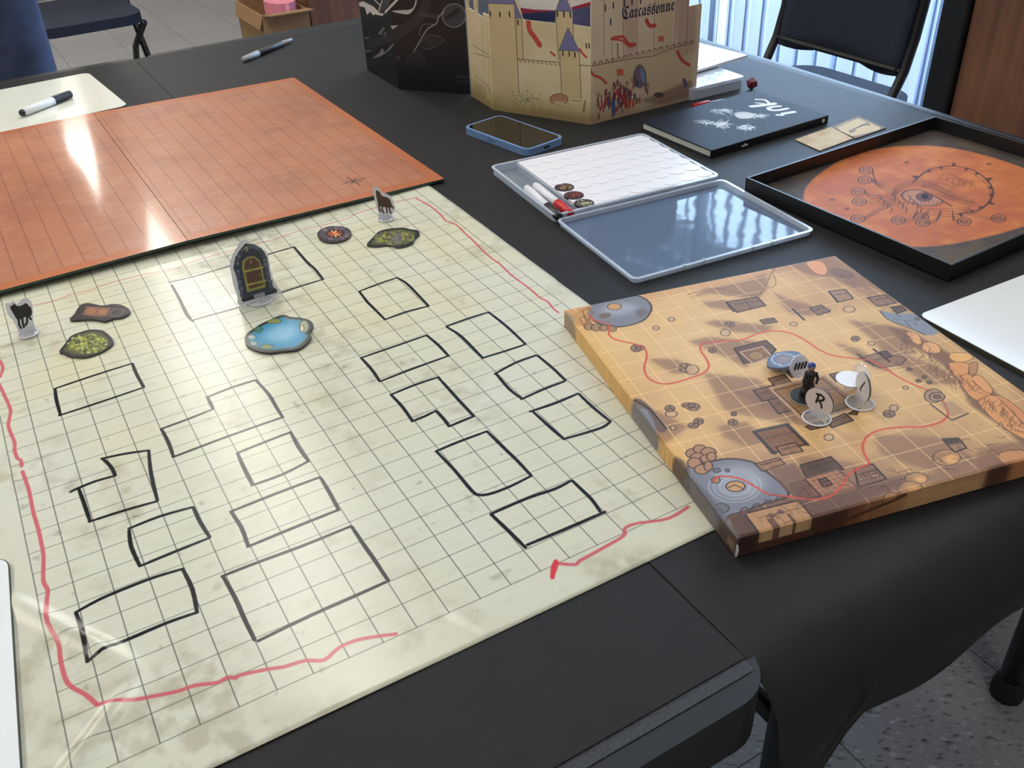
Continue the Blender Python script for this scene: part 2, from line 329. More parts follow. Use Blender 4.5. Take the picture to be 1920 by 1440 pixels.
def drape(x, s):                   # s = inches of paper past the table's flat part
    if x < 13.8: s = min(s, 9)
    a = min(s / R_, math.pi / 2); bul = .22 * math.sin(x * .33 + 1)
    y = 11.85 - R_ * math.sin(a) * (1 + .12 * bul) ; z = .03 - R_ * (1 - math.cos(a)); k = max(0, s - R_ * math.pi / 2)
    z -= k; y += .16 * k * math.sin(x * .9) * min(1, k) - .02 * k
    fold = math.exp(-((x - 14.2) / 1.6) ** 2); xx = x + fold * (.5 * min(1, k / 1.5) - .1 * k - 1.5 * min(1, max(0, (k - 1.3) / .7))); y -= fold * .10 * k
    p = W(xx, y); return (p[0], p[1], z)
g = MB(); nx = 96; flat_r = list(np.linspace(82.9, 11.86, 60)); hang = list(np.linspace(0, 1, 26)[1:])
for r in flat_r:
    for i in range(nx + 1): x = xc(i); p = W(x, r); g.v.append((p[0], p[1], .03))
for t in hang:
    for i in range(nx + 1):
        x = xc(i); L = 4.25 + .12 * math.sin(x * .5) + (5.6 * min(1, max(0, (16.3 - x) / .7)) if x < 16.3 else 0); g.v.append(drape(x, t * L))
rows = len(flat_r) + len(hang)
g.f = [(j * (nx + 1) + i, (j + 1) * (nx + 1) + i, (j + 1) * (nx + 1) + i + 1, j * (nx + 1) + i + 1) for j in range(rows - 1) for i in range(nx)]; g.mi = [0] * len(g.f)
o = g.build('paper_sheet', pap, smooth=True, loc=(0, 0, 0), solid=.012); tag(o, 'black paper sheet on the right table, hanging over its near edge', 'paper')
# ================================================================ the cream grid mat
MO = (-9.1195, 14.4685); MA = 0.49364; mmap = Flat(MO, MA, .05)
A = Art(-4.8, 21.4, -1.5, 30, 76, (214, 211, 188), mmap)
A.tint(A.noise(5, 1) * .5 + .35, (220, 218, 204), .7); A.tint(A.noise(2.2, 2) - .1, (212, 213, 190), .35)
n = A.noise(.5, 3, 4); A.tint((A.noise(3, 4) - .05) * (n + .5), (160, 152, 124), .45); A.tint((n - 1.05) * 3, (120, 116, 100), .3)
A.tint((A.noise(6, 9) - .45) * 1.2, (222, 208, 160), .45)
for k in range(-2, 21): A.line([(k, 0), (k, 29.4)], .028, (86, 88, 82), .9, raw=True)
for k in range(0, 30): A.line([(-2, k), (20, k)], .026, (98, 100, 92), .85, raw=True)
for k in range(0, 30): A.line([(-2, k + .36 + .006 * k), (20, k + .30 - .004 * k)], .018, (150, 152, 142), .28, raw=True)
BL = (26, 25, 27)
def dry(*segs):
    for sg in segs:
        P = [mmap(*p) for p in sg]; A.line(P, .10, BL, 1, raw=True, smooth=3, w2=.13)
dry([(104, 730), (176, 706), (248, 683)], [(249, 684), (256, 702), (270, 727)], [(270, 728), (190, 755), (112, 780)], [(104, 731), (106, 750), (114, 780)])
dry([(303, 805), (350, 788), (400, 768)], [(400, 768), (388.8, 745)], [(390, 745), (435, 727), (478, 713)], [(480, 713), (504, 740), (517, 762), (530, 783)], [(530, 783), (430, 818), (325, 857)], [(303, 806), (316, 830), (325, 856)])
dry([(191, 860), (235, 851), (278, 845)], [(279, 846), (282, 880), (288, 910), (295, 938)], [(294, 940), (230, 958), (168, 978)], [(147, 915), (158, 945), (169, 978)], [(133, 922), (147, 915), (180, 902), (216, 892)], [(192, 860), (207, 874), (216, 890)])
dry([(242, 991), (300, 968), (361, 951)], [(363, 953), (376, 980), (393, 1007)], [(392, 1009), (330, 1034), (263, 1062)], [(242, 995), (246, 1025), (262, 1061)])
dry([(143, 1149), (187, 1125), (233, 1105), (290, 1083), (343, 1067)], [(343, 1068), (361, 1106), (370, 1150)], [(370, 1150), (318, 1168), (266, 1190), (215, 1213), (165, 1242)], [(143, 1150), (158, 1195), (165, 1242)])
dry([(445, 850), (493, 831), (545, 811)], [(546, 813), (560, 840), (579, 866)], [(578, 866), (530, 890), (473, 910)], [(446, 852), (457, 877), (473, 909)])
dry([(433, 959), (515, 927), (600, 896)], [(602, 898), (618, 925), (635, 957)], [(634, 957), (550, 990), (465, 1025)], [(434, 961), (453, 990), (465, 1024)])
dry([(417, 1081), (483, 1055), (570, 1023), (657, 988)], [(660, 989), (682, 1022), (702, 1050), (728, 1089)], [(722, 1092), (667, 1117), (580, 1156), (485, 1203)], [(419, 1083), (440, 1120), (460, 1165), (478, 1201)])
dry([(675, 547), (710, 533), (745, 521)], [(746, 522), (760, 530), (778, 547), (803, 574)], [(803, 575), (760, 586), (722, 600)], [(674, 548), (688, 566), (697, 575), (722, 600)])
dry([(838, 612), (878, 598), (916, 586)], [(917, 587), (950, 613), (985, 646)], [(984, 647), (945, 660), (905, 672)], [(838, 614), (865, 632), (905, 672)])
dry([(677, 671), (738, 650), (800, 629)], [(801, 630), (822, 648), (841, 668)], [(840, 668), (775, 691), (713, 715)], [(678, 672), (697, 693), (712, 715)])
dry([(733, 740), (777, 722), (822, 707)], [(822, 708), (855, 745), (888, 781)], [(888, 781), (866, 790), (843, 800)], [(842, 800), (830, 784), (817, 771)], [(817, 771), (795, 782), (773, 791)], [(734, 741), (755, 764), (773, 790)])
dry([(928, 702), (967, 681), (1005, 667)], [(1008, 668), (1035, 690), (1060, 714)], [(1058, 716), (1018, 731), (978, 749)], [(930, 702), (955, 730), (978, 748)])
dry([(994, 772), (1040, 757), (1083, 739)], [(1086, 740), (1112, 764), (1144, 790)], [(1144, 791), (1130, 801), (1100, 811), (1062, 822)], [(1000, 773), (1030, 800), (1058, 824)])
dry([(818, 848), (860, 830), (913, 810)], [(914, 811), (942, 838), (970, 865), (996, 893)], [(995, 894), (960, 912), (925, 926), (900, 930), (885, 922), (853, 884), (819, 849)])
dry([(921, 965), (990, 935), (1040, 918), (1069, 903)], [(1073, 902), (1092, 920), (1110, 938), (1125, 960)], [(1134, 961), (1060, 993), (989, 1022)], [(921, 966), (947, 990), (985, 1027)])
dry([(317, 530), (362, 520), (430, 500), (504, 477), (551, 463)], [(552, 464), (575, 491), (590, 505), (606, 525)], [(606, 525), (565, 538), (525, 551), (448, 577), (400, 590), (360, 601)], [(322, 535), (337, 562), (350, 590), (362, 603)])
RD = (206, 96, 104)
def red(P, wd=.125, a=.9): A.line([mmap(*p) for p in P], wd, RD, a, raw=True, smooth=3)
red([(0, 677), (6, 691), (0, 708)]); red([(-6, 715), (0, 724), (9, 743), (18, 763), (20, 775), (15.8, 796), (20, 812), (27.5, 830), (27.5, 845), (33, 860), (39, 863), (41, 875)])
red([(42.5, 885), (53, 915), (58, 938), (62.5, 961), (67, 976), (73, 997), (77.5, 1018), (81.7, 1043), (81.7, 1090), (90, 1107), (88, 1133), (91.7, 1173), (110, 1207), (115, 1243), (128, 1283), (160, 1303), (183, 1323)])
red([(183, 1323), (205, 1318), (233, 1318), (283, 1308), (333, 1298), (367, 1287), (407, 1282), (427, 1272), (443, 1273), (450, 1268), (500, 1257), (533, 1252), (573, 1240), (608, 1239), (635, 1216), (669, 1201), (712, 1193), (742, 1189)])
red([(1047, 1057), (1078, 1059), (1087, 1052), (1113, 1038), (1140, 1023), (1163, 1010), (1172, 1001), (1170, 995), (1178, 987), (1200, 981), (1217, 979), (1255, 972), (1290, 951)])
A.poly([(1034, 1060), (1044, 1051), (1047, 1059), (1041, 1077), (1038, 1085), (1032, 1084)], (215, 60, 70), .95, smooth=3)
A.line([(1042, 1052), (1037, 1066), (1036, 1083)], .12, (218, 62, 72), .9, smooth=3)
red([(60, 573), (100, 564), (140, 550), (165, 545), (190, 536), (220, 527), (270, 515), (320, 506), (350, 496), (375, 486), (440, 468), (483, 456), (508, 451), (550, 436), (579, 428), (608, 422), (650, 411), (668, 402), (698, 392), (743, 379), (780, 373)], .09, .55)
red([(780, 373), (806, 388), (827, 405), (835, 415), (855, 423), (873, 440), (888, 453), (903, 468), (922, 485), (937, 495), (958, 515), (980, 532), (997, 545), (1013, 559), (1027, 567), (1038, 580), (1047, 587)], .09, .95)
mim = A.image('grid_mat_print')
def mh(x, y):                      # gentle waves and a few creases of the vinyl
    z = .065 + .016 * math.sin(x * .55 + .4 * y) + .012 * math.sin(y * .42 - x * .2 + 1) + .0045 * math.sin(y * 2.1 + .5 * math.sin(x * .7)) + .003 * math.sin(y * 3.7 + x * .3 + 2 * math.sin(x * .4))
    def ridge(x0, y0, x1, y1, w_, h_):
        dx, dy = x1 - x0, y1 - y0; L = math.hypot(dx, dy); t = ((x - x0) * dx + (y - y0) * dy) / L / L; d = abs((x - x0) * dy - (y - y0) * dx) / L
        e = max(0, min(1, t * 4)) * max(0, min(1, (1 - t) * 4)); return h_ * e * math.exp(-(d / w_) ** 2)
    z += ridge(-3.5, 8.5, .2, 2.3, .28, .14) + ridge(.2, 2.6, -4, -1.5, .28, .14) + ridge(-4.5, 12, -1, 13.6, .3, .06) + ridge(-4.5, 14, -2.2, 20, .5, .12) + ridge(2, 9.6, 9, 10.2, .12, .02) + ridge(8, .2, 8.8, -1.4, .2, .05)
    z += ridge(-4.7, 5, -3.4, 11, .5, .1)
    z += .10 * max(0, (-x - 3.4) / 1.4) ** 2 + .05 * max(0, (x - 19) / 2)
    return max(.05, min(z, .075 if (x > 15.5 and y < 15) else 9))
g = MB(); g.grid(150, 170, lambda u, v: (-4.8 + 25.7 * u, -1.35 + 30.9 * v, mh(-4.8 + 25.7 * u, -1.35 + 30.9 * v)))
matm = pm('grid_vinyl', (216, 217, 198), .2, img=mim, spec=.3, bump=.1, bscale=7, bdist=.004)
o = g.build('grid_mat', matm, uv=A.uv, smooth=True, loc=(MO[0], MO[1], 0), rz=MA, solid=.03); tag(o, 'cream gridded vinyl mat with black marker houses and red outline', 'game mat')
# ================================================================ the orange folding board
A = Art(-7.5, 21.6, 44.7, 68.9, 60, (196, 130, 96)); n1 = A.noise(2.4, 5, 4); n2 = A.noise(1.2, 6, 3)
st = np.sin(np.linspace(0, 24.2 * 5, A.h))[:, None] * .25 + A.noise(.9, 7, 3)
A.tint(n1 * .8 + .3, (178, 116, 90), .8); A.tint(st * .8, (196, 142, 118), .6); A.tint(n2 - .2, (212, 150, 110), .45)
bm_ = np.zeros((A.h, A.w), 'f'); k_ = A.k; bm_[:int(.75 * k_)] = 1; bm_[-int(.75 * k_):] = 1; bm_[:, -int(.7 * k_):] = 1; A.tint(bm_, (198, 112, 68), .8)
for k in range(0, 28): x = 20.75 - k * 1.01; A.line([(x, 45.5), (x, 68.1)], .035, (112, 62, 46), .75, raw=True)
for k in range(0, 24): y = 45.5 + k * .983; A.line([(-7, y), (20.75, y)], .03, (124, 70, 52), .55, raw=True)
bmap = Flat((0, 0), TH, .3); cx, cy = bmap(663, 341)
for k in range(8): a = k * math.pi / 4 + .1; r = .75 if k % 2 == 0 else .45; A.line([(cx, cy), (cx + r * math.cos(a), cy + r * math.sin(a))], .07, (50, 34, 30), .85, raw=True)
A.line(circ(cx, cy, .4), .03, (90, 56, 44), .5, raw=True, closed=True)
oim = A.image('orange_board_print')
om = pm('orange_board_gloss', (214, 132, 84), .3, img=oim, coat=.8, bump=.5, bscale=150, bdist=.0006); green = pm('board_green_edge', (40, 66, 58), .5, noise=.1)
bo = thing('folding_board', 'large glossy orange gridded folding board with a compass rose', 'game board', W(0, 0, 0), TH)
FX = 7.3
def bz(x): return .26 + (.26 * (1 - (x - FX) / 14.2) if x > FX else .26 - .16 * (FX - x) / 14.7 if False else (.26 - .14 * (FX - x) / 14.7))
for x0, x1 in ((FX + .015, 21.5), (-7.4, FX - .015)):
    for y0, y1 in ((44.8, 56.92), (56.93, 68.8)):
        g = MB(); g.grid(24, 24, lambda u, v: (x0 + u * (x1 - x0), y0 + v * (y1 - y0), bz(x0 + u * (x1 - x0)))); n = len(g.v)
        V = [(x, y, z - .14) for x, y, z in g.v]; g.cur = 1; g.add(V, [tuple(reversed(f)) for f in g.f])
        ring = [i for i in range(25)] + [j * 25 + 24 for j in range(1, 25)] + [24 * 25 + i for i in range(23, -1, -1)] + [j * 25 for j in range(23, 0, -1)]
        g.f += [(ring[(k + 1) % len(ring)], ring[k], ring[k] + n, ring[(k + 1) % len(ring)] + n) for k in range(len(ring))]; g.mi += [1] * len(ring)
        g.build('panel', [om, green], bo, uv=A.uv)
# ================================================================ the desert map canvas
CO = (3.1311, 32.0498); CA = 0.28695; cmap = Flat(CO, CA, .85)
def cm(px, py): x, y = cmap(px, py); return (x, -y)
X0, X1, Y0, Y1, TK = -.42, 12.3, -1.6, 12.62, .85    # Y runs toward the viewer
def cside(px, py):                 # near side face: print wraps on
    wl = Wall((CO[0] + X0 * math.cos(CA) + Y1 * math.sin(CA), CO[1] + X0 * math.sin(CA) - Y1 * math.cos(CA)), (CO[0] + X1 * math.cos(CA) + Y1 * math.sin(CA), CO[1] + X1 * math.sin(CA) - Y1 * math.cos(CA)))
    s_, z_ = wl(px, py); return (X0 + s_, -(Y1 + TK - z_))
def mp(px, py): x, y = cmap(px, py); return (x, y)
A = Art(X0 - TK, X1 + TK, -Y1 - TK, -Y0 + TK, 84, (222, 178, 122), mp)
n = A.noise(3, 11); A.tint(n * .6 + .2, (206, 158, 108), .6); A.tint(-n - .1, (232, 194, 134), .5)
yy, xx = np.mgrid[0:A.h, 0:A.w].astype('f'); xx = xx / A.k + A.x0; yy = -(yy / A.k + A.y0)
A.tint(np.clip(1 - np.hypot(xx - 3.5, yy - 2.5) / 5, 0, 1), (228, 194, 142), .6)
A.tint(np.clip((yy - 10.6) / 2.2, 0, 1) * np.clip((6 - xx) / 3, 0.35, 1), (104, 72, 58), 1); A.tint(np.clip((.2 - xx) / .4, 0, 1), (226, 178, 108), .7)
A.tint(np.clip((-.6 - yy) / .8, 0, 1), (196, 140, 98), .5)
MV, DK, OUT = (150, 118, 100), (92, 70, 60), (50, 36, 32)
def sh(P, a=.78, col=(134, 96, 76), blur=.07): A.poly(P, col, a * .6, blur); A.poly(P, col, a * .5, blur * 3)
# cast-shadow shapes that are printed on the map
for P in ([(1290, 560), (1330, 540), (1400, 526), (1437, 512), (1440, 540), (1420, 560), (1380, 556), (1330, 550)], [(1313, 566), (1362, 562), (1372, 582), (1330, 576)], [(1450, 548), (1480, 562), (1530, 575), (1525, 592), (1480, 588)],
          [(1320, 605), (1345, 600), (1450, 612), (1435, 625), (1370, 622)], [(1290, 640), (1330, 632), (1420, 640), (1400, 690), (1350, 665)], [(1215, 672), (1270, 674), (1310, 700), (1260, 700)], [(1320, 700), (1420, 710), (1480, 760), (1560, 800), (1530, 800), (1450, 790), (1360, 770)],
          [(1370, 730), (1470, 750), (1500, 790), (1430, 765)], [(1345, 800), (1400, 790), (1440, 830), (1400, 838), (1360, 820)], [(1500, 855), (1600, 868), (1660, 905), (1600, 945), (1480, 930)], [(1590, 600), (1660, 610), (1720, 660), (1690, 665), (1640, 640)],
          [(1560, 640), (1610, 655), (1680, 700), (1640, 690)], [(1640, 640), (1760, 690), (1800, 720), (1740, 720), (1660, 670)], [(1640, 815), (1760, 820), (1830, 860), (1790, 890), (1700, 870), (1650, 850)], [(1700, 900), (1780, 880), (1880, 840), (1920, 870), (1800, 910)],
          [(1560, 500), (1640, 530), (1660, 545), (1590, 530)], [(1180, 760), (1230, 770), (1290, 800), (1250, 830), (1210, 810)]): sh(P)
sh([(1385, 1005), (1366, 968), (1400, 945), (1560, 920), (1640, 900), (1700, 890), (1640, 960), (1500, 1000)], .8, (104, 74, 60), .2)
A.tint(np.clip((xx - 8.2) / 3.5, 0, 1) * (.55 + .5 * n), (150, 106, 78), .7); A.tint(np.clip((n - .15) * 1.5, 0, 1) * np.clip((yy - 4) / 4, 0, 1), (164, 124, 100), .55)
# grid
for k in range(0, 13): A.line([(k, 3), (k, -14)], .034, (250, 212, 150), .72, raw=True)
for k in range(-3, 14): A.line([(-2, -k), (14, -k)], .034, (250, 212, 150), .72, raw=True)
# ponds
def pond(P, hl):
    A.poly(P, (128, 128, 138), 1, .03, smooth=3); A.poly(hl, (176, 178, 188), .7, .18, smooth=2); A.line(P, .09, (70, 52, 46), .8, closed=True, smooth=3)
    for (x0, y0), (x1, y1) in zip(P[::2], P[1::2]): pass
pond([(1112, 570), (1150, 560), (1190, 554), (1212, 562), (1222, 578), (1210, 598), (1188, 608), (1155, 613), (1122, 606), (1103, 592)], [(1135, 572), (1180, 568), (1195, 580), (1160, 592), (1130, 588)])
A.ell(1152, 575, 13, 6, (206, 158, 106), 1, .04); A.poly([(1122, 592), (1133, 587), (1146, 588), (1140, 596), (1128, 597)], (120, 104, 92), 1, smooth=2)
A.poly([(1192, 582), (1206, 578), (1216, 584), (1204, 596), (1194, 592)], (112, 102, 100), .8, .03)
pond([(1292, 875), (1330, 866), (1368, 860), (1412, 867), (1442, 888), (1466, 908), (1478, 930), (1432, 945), (1394, 960), (1366, 968), (1352, 990), (1330, 950), (1300, 905), (1284, 885)], [(1340, 885), (1400, 872), (1440, 905), (1400, 930), (1350, 925)])
for r in (1, 1.5, 2.1, 2.6): A.line([(1378 + 19 * r * math.cos(t * .2), 912 + 11.5 * r * math.sin(t * .2)) for t in range(-4, 24)], .035, (206, 212, 226), .5)
A.ell(1379, 912, 18, 10, (204, 158, 112), 1, .05); A.line([(1366, 914), (1378, 909), (1392, 916)], .05, (96, 66, 50), .9); A.ell(1342, 900, 8, 6, (176, 136, 104), .9, .04)
for p in ((1344, 882, 7, 4), (1364, 882, 4, 3), (1352, 953, 15, 9), (1346, 960, 9, 6)): A.ell(*p, (112, 108, 112), .85, .035)
A.poly([(1650, 583), (1680, 588), (1718, 590), (1760, 622), (1735, 628), (1705, 615), (1680, 606), (1662, 597)], (136, 140, 152), 1, .04, smooth=3); A.line([(1650, 583), (1662, 597), (1680, 606), (1705, 615), (1735, 628)], .06, OUT, .7, smooth=3); A.ell(1720, 598, 6, 4, (108, 98, 94), .9)
# cliffs and boulders
ORG, ORD = (226, 156, 98), (168, 104, 66)
def rock(P, col=ORG, a=.95): A.poly(P, col, a, .03, smooth=3); A.line(P, .035, (92, 62, 46), .7, closed=True, smooth=3)
A.poly([(1660, 610), (1700, 618), (1740, 640), (1790, 668), (1850, 720), (1925, 790), (1925, 840), (1880, 800), (1820, 760), (1790, 700), (1740, 665), (1690, 640)], (120, 84, 64), .85, .08)
for P, c in (([(1700, 622), (1722, 628), (1728, 645), (1712, 642)], (232, 170, 112)), ([(1735, 642), (1758, 646), (1764, 660), (1745, 662), (1728, 655)], (232, 170, 112)), ([(1785, 662), (1815, 662), (1825, 672), (1800, 680), (1780, 672)], (236, 178, 110)),
             ([(1780, 680), (1815, 682), (1816, 700), (1800, 710), (1785, 698)], ORG), ([(1798, 708), (1820, 702), (1840, 720), (1860, 745), (1830, 750), (1806, 730)], ORG), ([(1818, 682), (1832, 680), (1830, 700), (1818, 702)], (190, 134, 92)),
             ([(1822, 708), (1838, 704), (1860, 728), (1858, 738), (1838, 728)], (228, 160, 106)), ([(1835, 750), (1870, 742), (1900, 775), (1925, 800), (1925, 825), (1880, 800), (1850, 775)], ORG), ([(1870, 742), (1890, 750), (1925, 780), (1925, 800), (1900, 775)], (214, 142, 88))): rock(P, c)
A.poly([(1480, 493), (1530, 484), (1563, 480), (1600, 505), (1640, 535), (1600, 540), (1560, 520), (1520, 516), (1495, 505)], (150, 108, 78), .8, .06); rock([(1512, 492), (1540, 490), (1552, 505), (1545, 516), (1525, 510)], (232, 160, 112)); rock([(1560, 503), (1590, 508), (1600, 516), (1590, 522), (1562, 515)], (128, 94, 74), .9)
A.poly([(1110, 572), (1085, 582), (1072, 592), (1080, 610), (1100, 612), (1112, 600), (1104, 590)], (196, 142, 88), .8, .03)
for P in ([(1092, 582), (1104, 578), (1112, 588), (1100, 604)], [(1086, 598), (1096, 592), (1108, 604), (1098, 614)]): A.line(P, .04, (110, 76, 48), .8, closed=True)
for x, y, rx, ry in ((1104, 612, 9, 7), (1118, 614, 10, 7), (1132, 615, 8, 6), (1148, 616, 8, 6)): A.ell(x, y, rx, ry, (156, 116, 84), .8, .035)
A.line([(1452, 498), (1446, 512), (1438, 530), (1424, 552)], .05, (132, 92, 60), .8, smooth=3); A.line([(1456, 500), (1450, 512), (1455, 530), (1448, 540), (1440, 540), (1430, 548), (1424, 555)], .04, (132, 92, 60), .8, smooth=3)
A.line([(1290, 552), (1340, 540), (1400, 553), (1424, 555)], .045, (96, 70, 54), .8, smooth=3)
# left rim cliff
A.poly([(1186, 750), (1200, 748), (1222, 765), (1232, 778), (1250, 802), (1240, 812), (1215, 790), (1200, 775)], (104, 82, 74), .9, .03, smooth=2); A.line([(1190, 750), (1215, 765), (1230, 780), (1250, 805)], .06, OUT, .8, smooth=3)
A.poly([(1192, 762), (1212, 768), (1225, 790), (1232, 815), (1215, 800)], (152, 156, 170), .9, .04)
# boulder cluster by the lower pond
for x, y, rx, ry in ((1300, 850, 14, 9), (1312, 842, 12, 8), (1328, 848, 14, 9), (1308, 858, 14, 9), (1326, 860, 13, 8), (1334, 856, 9, 8), (1302, 868, 13, 10), (1316, 880, 14, 9), (1328, 874, 8, 9)): A.ell(x, y, rx, ry, (178, 132, 100), 1, .045, (74, 50, 42))
for x, y, rx, ry, c in ((1259, 776, 11, 6, 1), (1256, 766, 9, 6, 0), (1300, 763, 12, 7, 0), (1290, 760, 12, 5, 0), (1310, 790, 9, 6, 0), (1300, 798, 10, 5, 0), (1376, 776, 5, 4, 0), (1374, 792, 9, 6, 0), (1262, 802, 5, 4, 1), (1193, 653, 10, 7, 0), (1200, 652, 8, 5, 0), (1360, 624, 9, 6, 1), (1368, 608, 9, 5, 0), (1230, 615, 6, 4, 1), (1259, 599, 6, 4, 1),
                        (1286, 690, 12, 9, 0), (1298, 693, 12, 9, 1), (1336, 657, 7, 5, 0), (1440, 602, 9, 5, 1), (1488, 608, 7, 4, 1), (1552, 582, 5, 4, 1), (1676, 765, 8, 6, 1), (1667, 776, 11, 7, 0), (1554, 820, 9, 6, 1), (1604, 635, 8, 5, 0), (1634, 644, 7, 4, 1), (1592, 580, 11, 6, 1), (1705, 692, 5, 3, 0), (1733, 707, 4, 3, 0), (1722, 714, 5, 3, 0), (1743, 717, 5, 3, 0), (1698, 727, 5, 3, 1)):
    A.ell(x, y, rx, ry, (150, 116, 92) if not c else (206, 168, 128), .85, .04, (78, 58, 48))
    if not c:
        for q in range(4): A.ell(x + rx * .6 * math.cos(q * 2.1 + x), y + ry * .6 * math.sin(q * 2.1 + x), rx * .45, ry * .45, (160, 126, 100), .8, .025, (70, 50, 42))
# mounds
for x, y, rx, ry in ((1775, 858, 26, 15), (1718, 897, 22, 11), (1706, 915, 24, 13), (1673, 933, 16, 10)):
    A.ell(x, y, rx, ry, (184, 138, 96), .95, .04, (92, 66, 50)); A.ell(x + rx * .35, y + ry * .2, rx * .5, ry * .55, (238, 178, 110), .85, blur=.07)
A.poly([(1830, 850), (1870, 835), (1925, 830), (1925, 880), (1880, 890), (1840, 895)], (140, 100, 76), .75, .08, smooth=2); rock([(1870, 852), (1905, 843), (1925, 850), (1925, 870), (1890, 875)], (214, 150, 100), .85)
# buildings
def bld(P, col=(146, 120, 102), a=.9, ln=.05, grid=0, lc=OUT, gc=(92, 70, 60)):
    col = (col[0] * .92, col[1] * .84, col[2] * .78); A.poly(P, col, a, .012); A.line(P, ln * 1.25, lc, .9, closed=True); c_ = np.mean(P, axis=0)
    for k in range(7):
        t = (k * .618) % 1; u = (k * .377 + .1) % 1; p = c_ + (np.array(P[0]) - c_) * (t - .3) * .9 + (np.array(P[1]) - c_) * (u - .4) * .9; A.line([p, p + (np.array(P[1]) - np.array(P[0])) * .22], .03, lc, .45); A.line([p, p + (np.array(P[2]) - np.array(P[1])) * .2], .03, lc, .4)
    if grid:
        a0, b0, c0, d0 = [np.array(p, float) for p in P[:4]]
        for k in range(1, grid):
            t = k / grid; A.line([a0 + (b0 - a0) * t, d0 + (c0 - d0) * t], .02, gc, .6); A.line([a0 + (d0 - a0) * t, b0 + (c0 - b0) * t], .02, gc, .6)
bld([(1362, 566), (1420, 557), (1436, 573), (1382, 586)], (142, 116, 98)); A.line([(1396, 562), (1408, 579)], .03, OUT, .7); A.line([(1362, 566), (1368, 576), (1376, 584)], .1, OUT, .7)
bld([(1554, 546), (1585, 543), (1600, 560), (1570, 567)], (178, 152, 128)); A.line([(1554, 546), (1562, 556), (1572, 566)], .08, OUT, .8); A.line([(1486, 580), (1508, 600)], .1, OUT, .85)
bld([(1518, 578), (1540, 572), (1556, 584), (1534, 591)], (150, 124, 104)); bld([(1626, 558), (1660, 553), (1680, 568), (1645, 574)], (156, 128, 108), .85); bld([(1670, 576), (1690, 573), (1700, 582), (1682, 588)], (112, 90, 78))
bld([(1424, 600), (1450, 596), (1458, 604), (1432, 608)], (140, 118, 98), .85, .035)
bld([(1376, 653), (1436, 638), (1455, 655), (1440, 672), (1395, 682)], (110, 86, 72), .9); bld([(1388, 660), (1430, 650), (1447, 668), (1412, 682)], (150, 118, 84), 1, .06, lc=(206, 170, 138)); A.ell(1418, 667, 14, 8, (178, 140, 92), .7, .02)
bld([(1610, 672), (1650, 660), (1700, 672), (1690, 684), (1650, 690)], (146, 118, 98), .7, .03); A.line([(1608, 664), (1640, 686)], .09, OUT, .85); A.line([(1638, 655), (1668, 678)], .1, OUT, .85); bld([(1650, 660), (1662, 658), (1672, 668), (1658, 672)], (120, 94, 80))
for P in ([(1440, 710), (1470, 702), (1485, 718), (1455, 727)], [(1412, 732), (1450, 722), (1468, 745), (1430, 753)], [(1440, 750), (1475, 742), (1490, 768), (1460, 776)], [(1550, 790), (1585, 775), (1600, 788), (1560, 802)], [(1590, 776), (1612, 764), (1606, 778)], [(1555, 702), (1575, 698), (1590, 712), (1568, 716)], [(1510, 800), (1540, 790), (1548, 800), (1520, 806)], [(1475, 696), (1492, 692), (1500, 704), (1484, 708)]): bld(P, (136, 106, 90), .9, .045)
bld([(1444, 728), (1546, 703), (1614, 762), (1510, 792)], (176, 138, 96), 1, .09, 5, lc=(198, 160, 128)); bld([(1452, 732), (1543, 710), (1600, 760), (1512, 786)], (164, 130, 92), .5, .03, 4)
A.poly([(1530, 770), (1600, 748), (1606, 762), (1512, 790)], (92, 84, 66), .6, .06)
bld([(1414, 810), (1474, 797), (1512, 833), (1448, 850)], (150, 112, 84), .95, .06, 5); A.line([(1414, 810), (1452, 850)], .14, (70, 58, 54), .9); A.line([(1420, 808), (1476, 796)], .16, (82, 70, 64), .85); A.line([(1476, 796), (1514, 834)], .14, (70, 58, 54), .9); bld([(1455, 838), (1492, 830), (1506, 846), (1466, 854)], (172, 136, 108), .9, .04)
bld([(1416, 870), (1460, 858), (1472, 870), (1430, 884)], (180, 138, 112), .85, .035); A.line([(1424, 872), (1462, 862)], .03, OUT, .6)
bld([(1500, 872), (1558, 856), (1582, 880), (1512, 896)], (96, 80, 72), .9, .04); bld([(1508, 898), (1570, 880), (1612, 918), (1545, 938)], (196, 150, 120), .95, .06, 6, lc=(120, 88, 74)); bld([(1602, 880), (1636, 870), (1662, 898), (1610, 914)], (150, 122, 108), .9, .05, 3)
bld([(1606, 893), (1618, 890), (1626, 898), (1612, 902)], (206, 170, 146), .8, .015); bld([(1628, 886), (1640, 883), (1650, 893), (1636, 896)], (206, 170, 146), .8, .015); bld([(1480, 908), (1510, 900), (1540, 930), (1505, 936)], (150, 104, 88), .8, .04)
bld([(1535, 900), (1548, 896), (1560, 908), (1544, 913)], (150, 112, 92), .9, .05)
for k in range(5): x = 1386 + 22 * k; y = 962 - 7 * k; A.line([(x, y), (x + 6, y - 9), (x + 14, y - 11), (x + 18, y - 3)], .05, (74, 58, 60), .8)
A.poly([(1366, 968), (1396, 962), (1428, 1004), (1436, 1030), (1386, 1046)], (92, 62, 50), .9, .05)
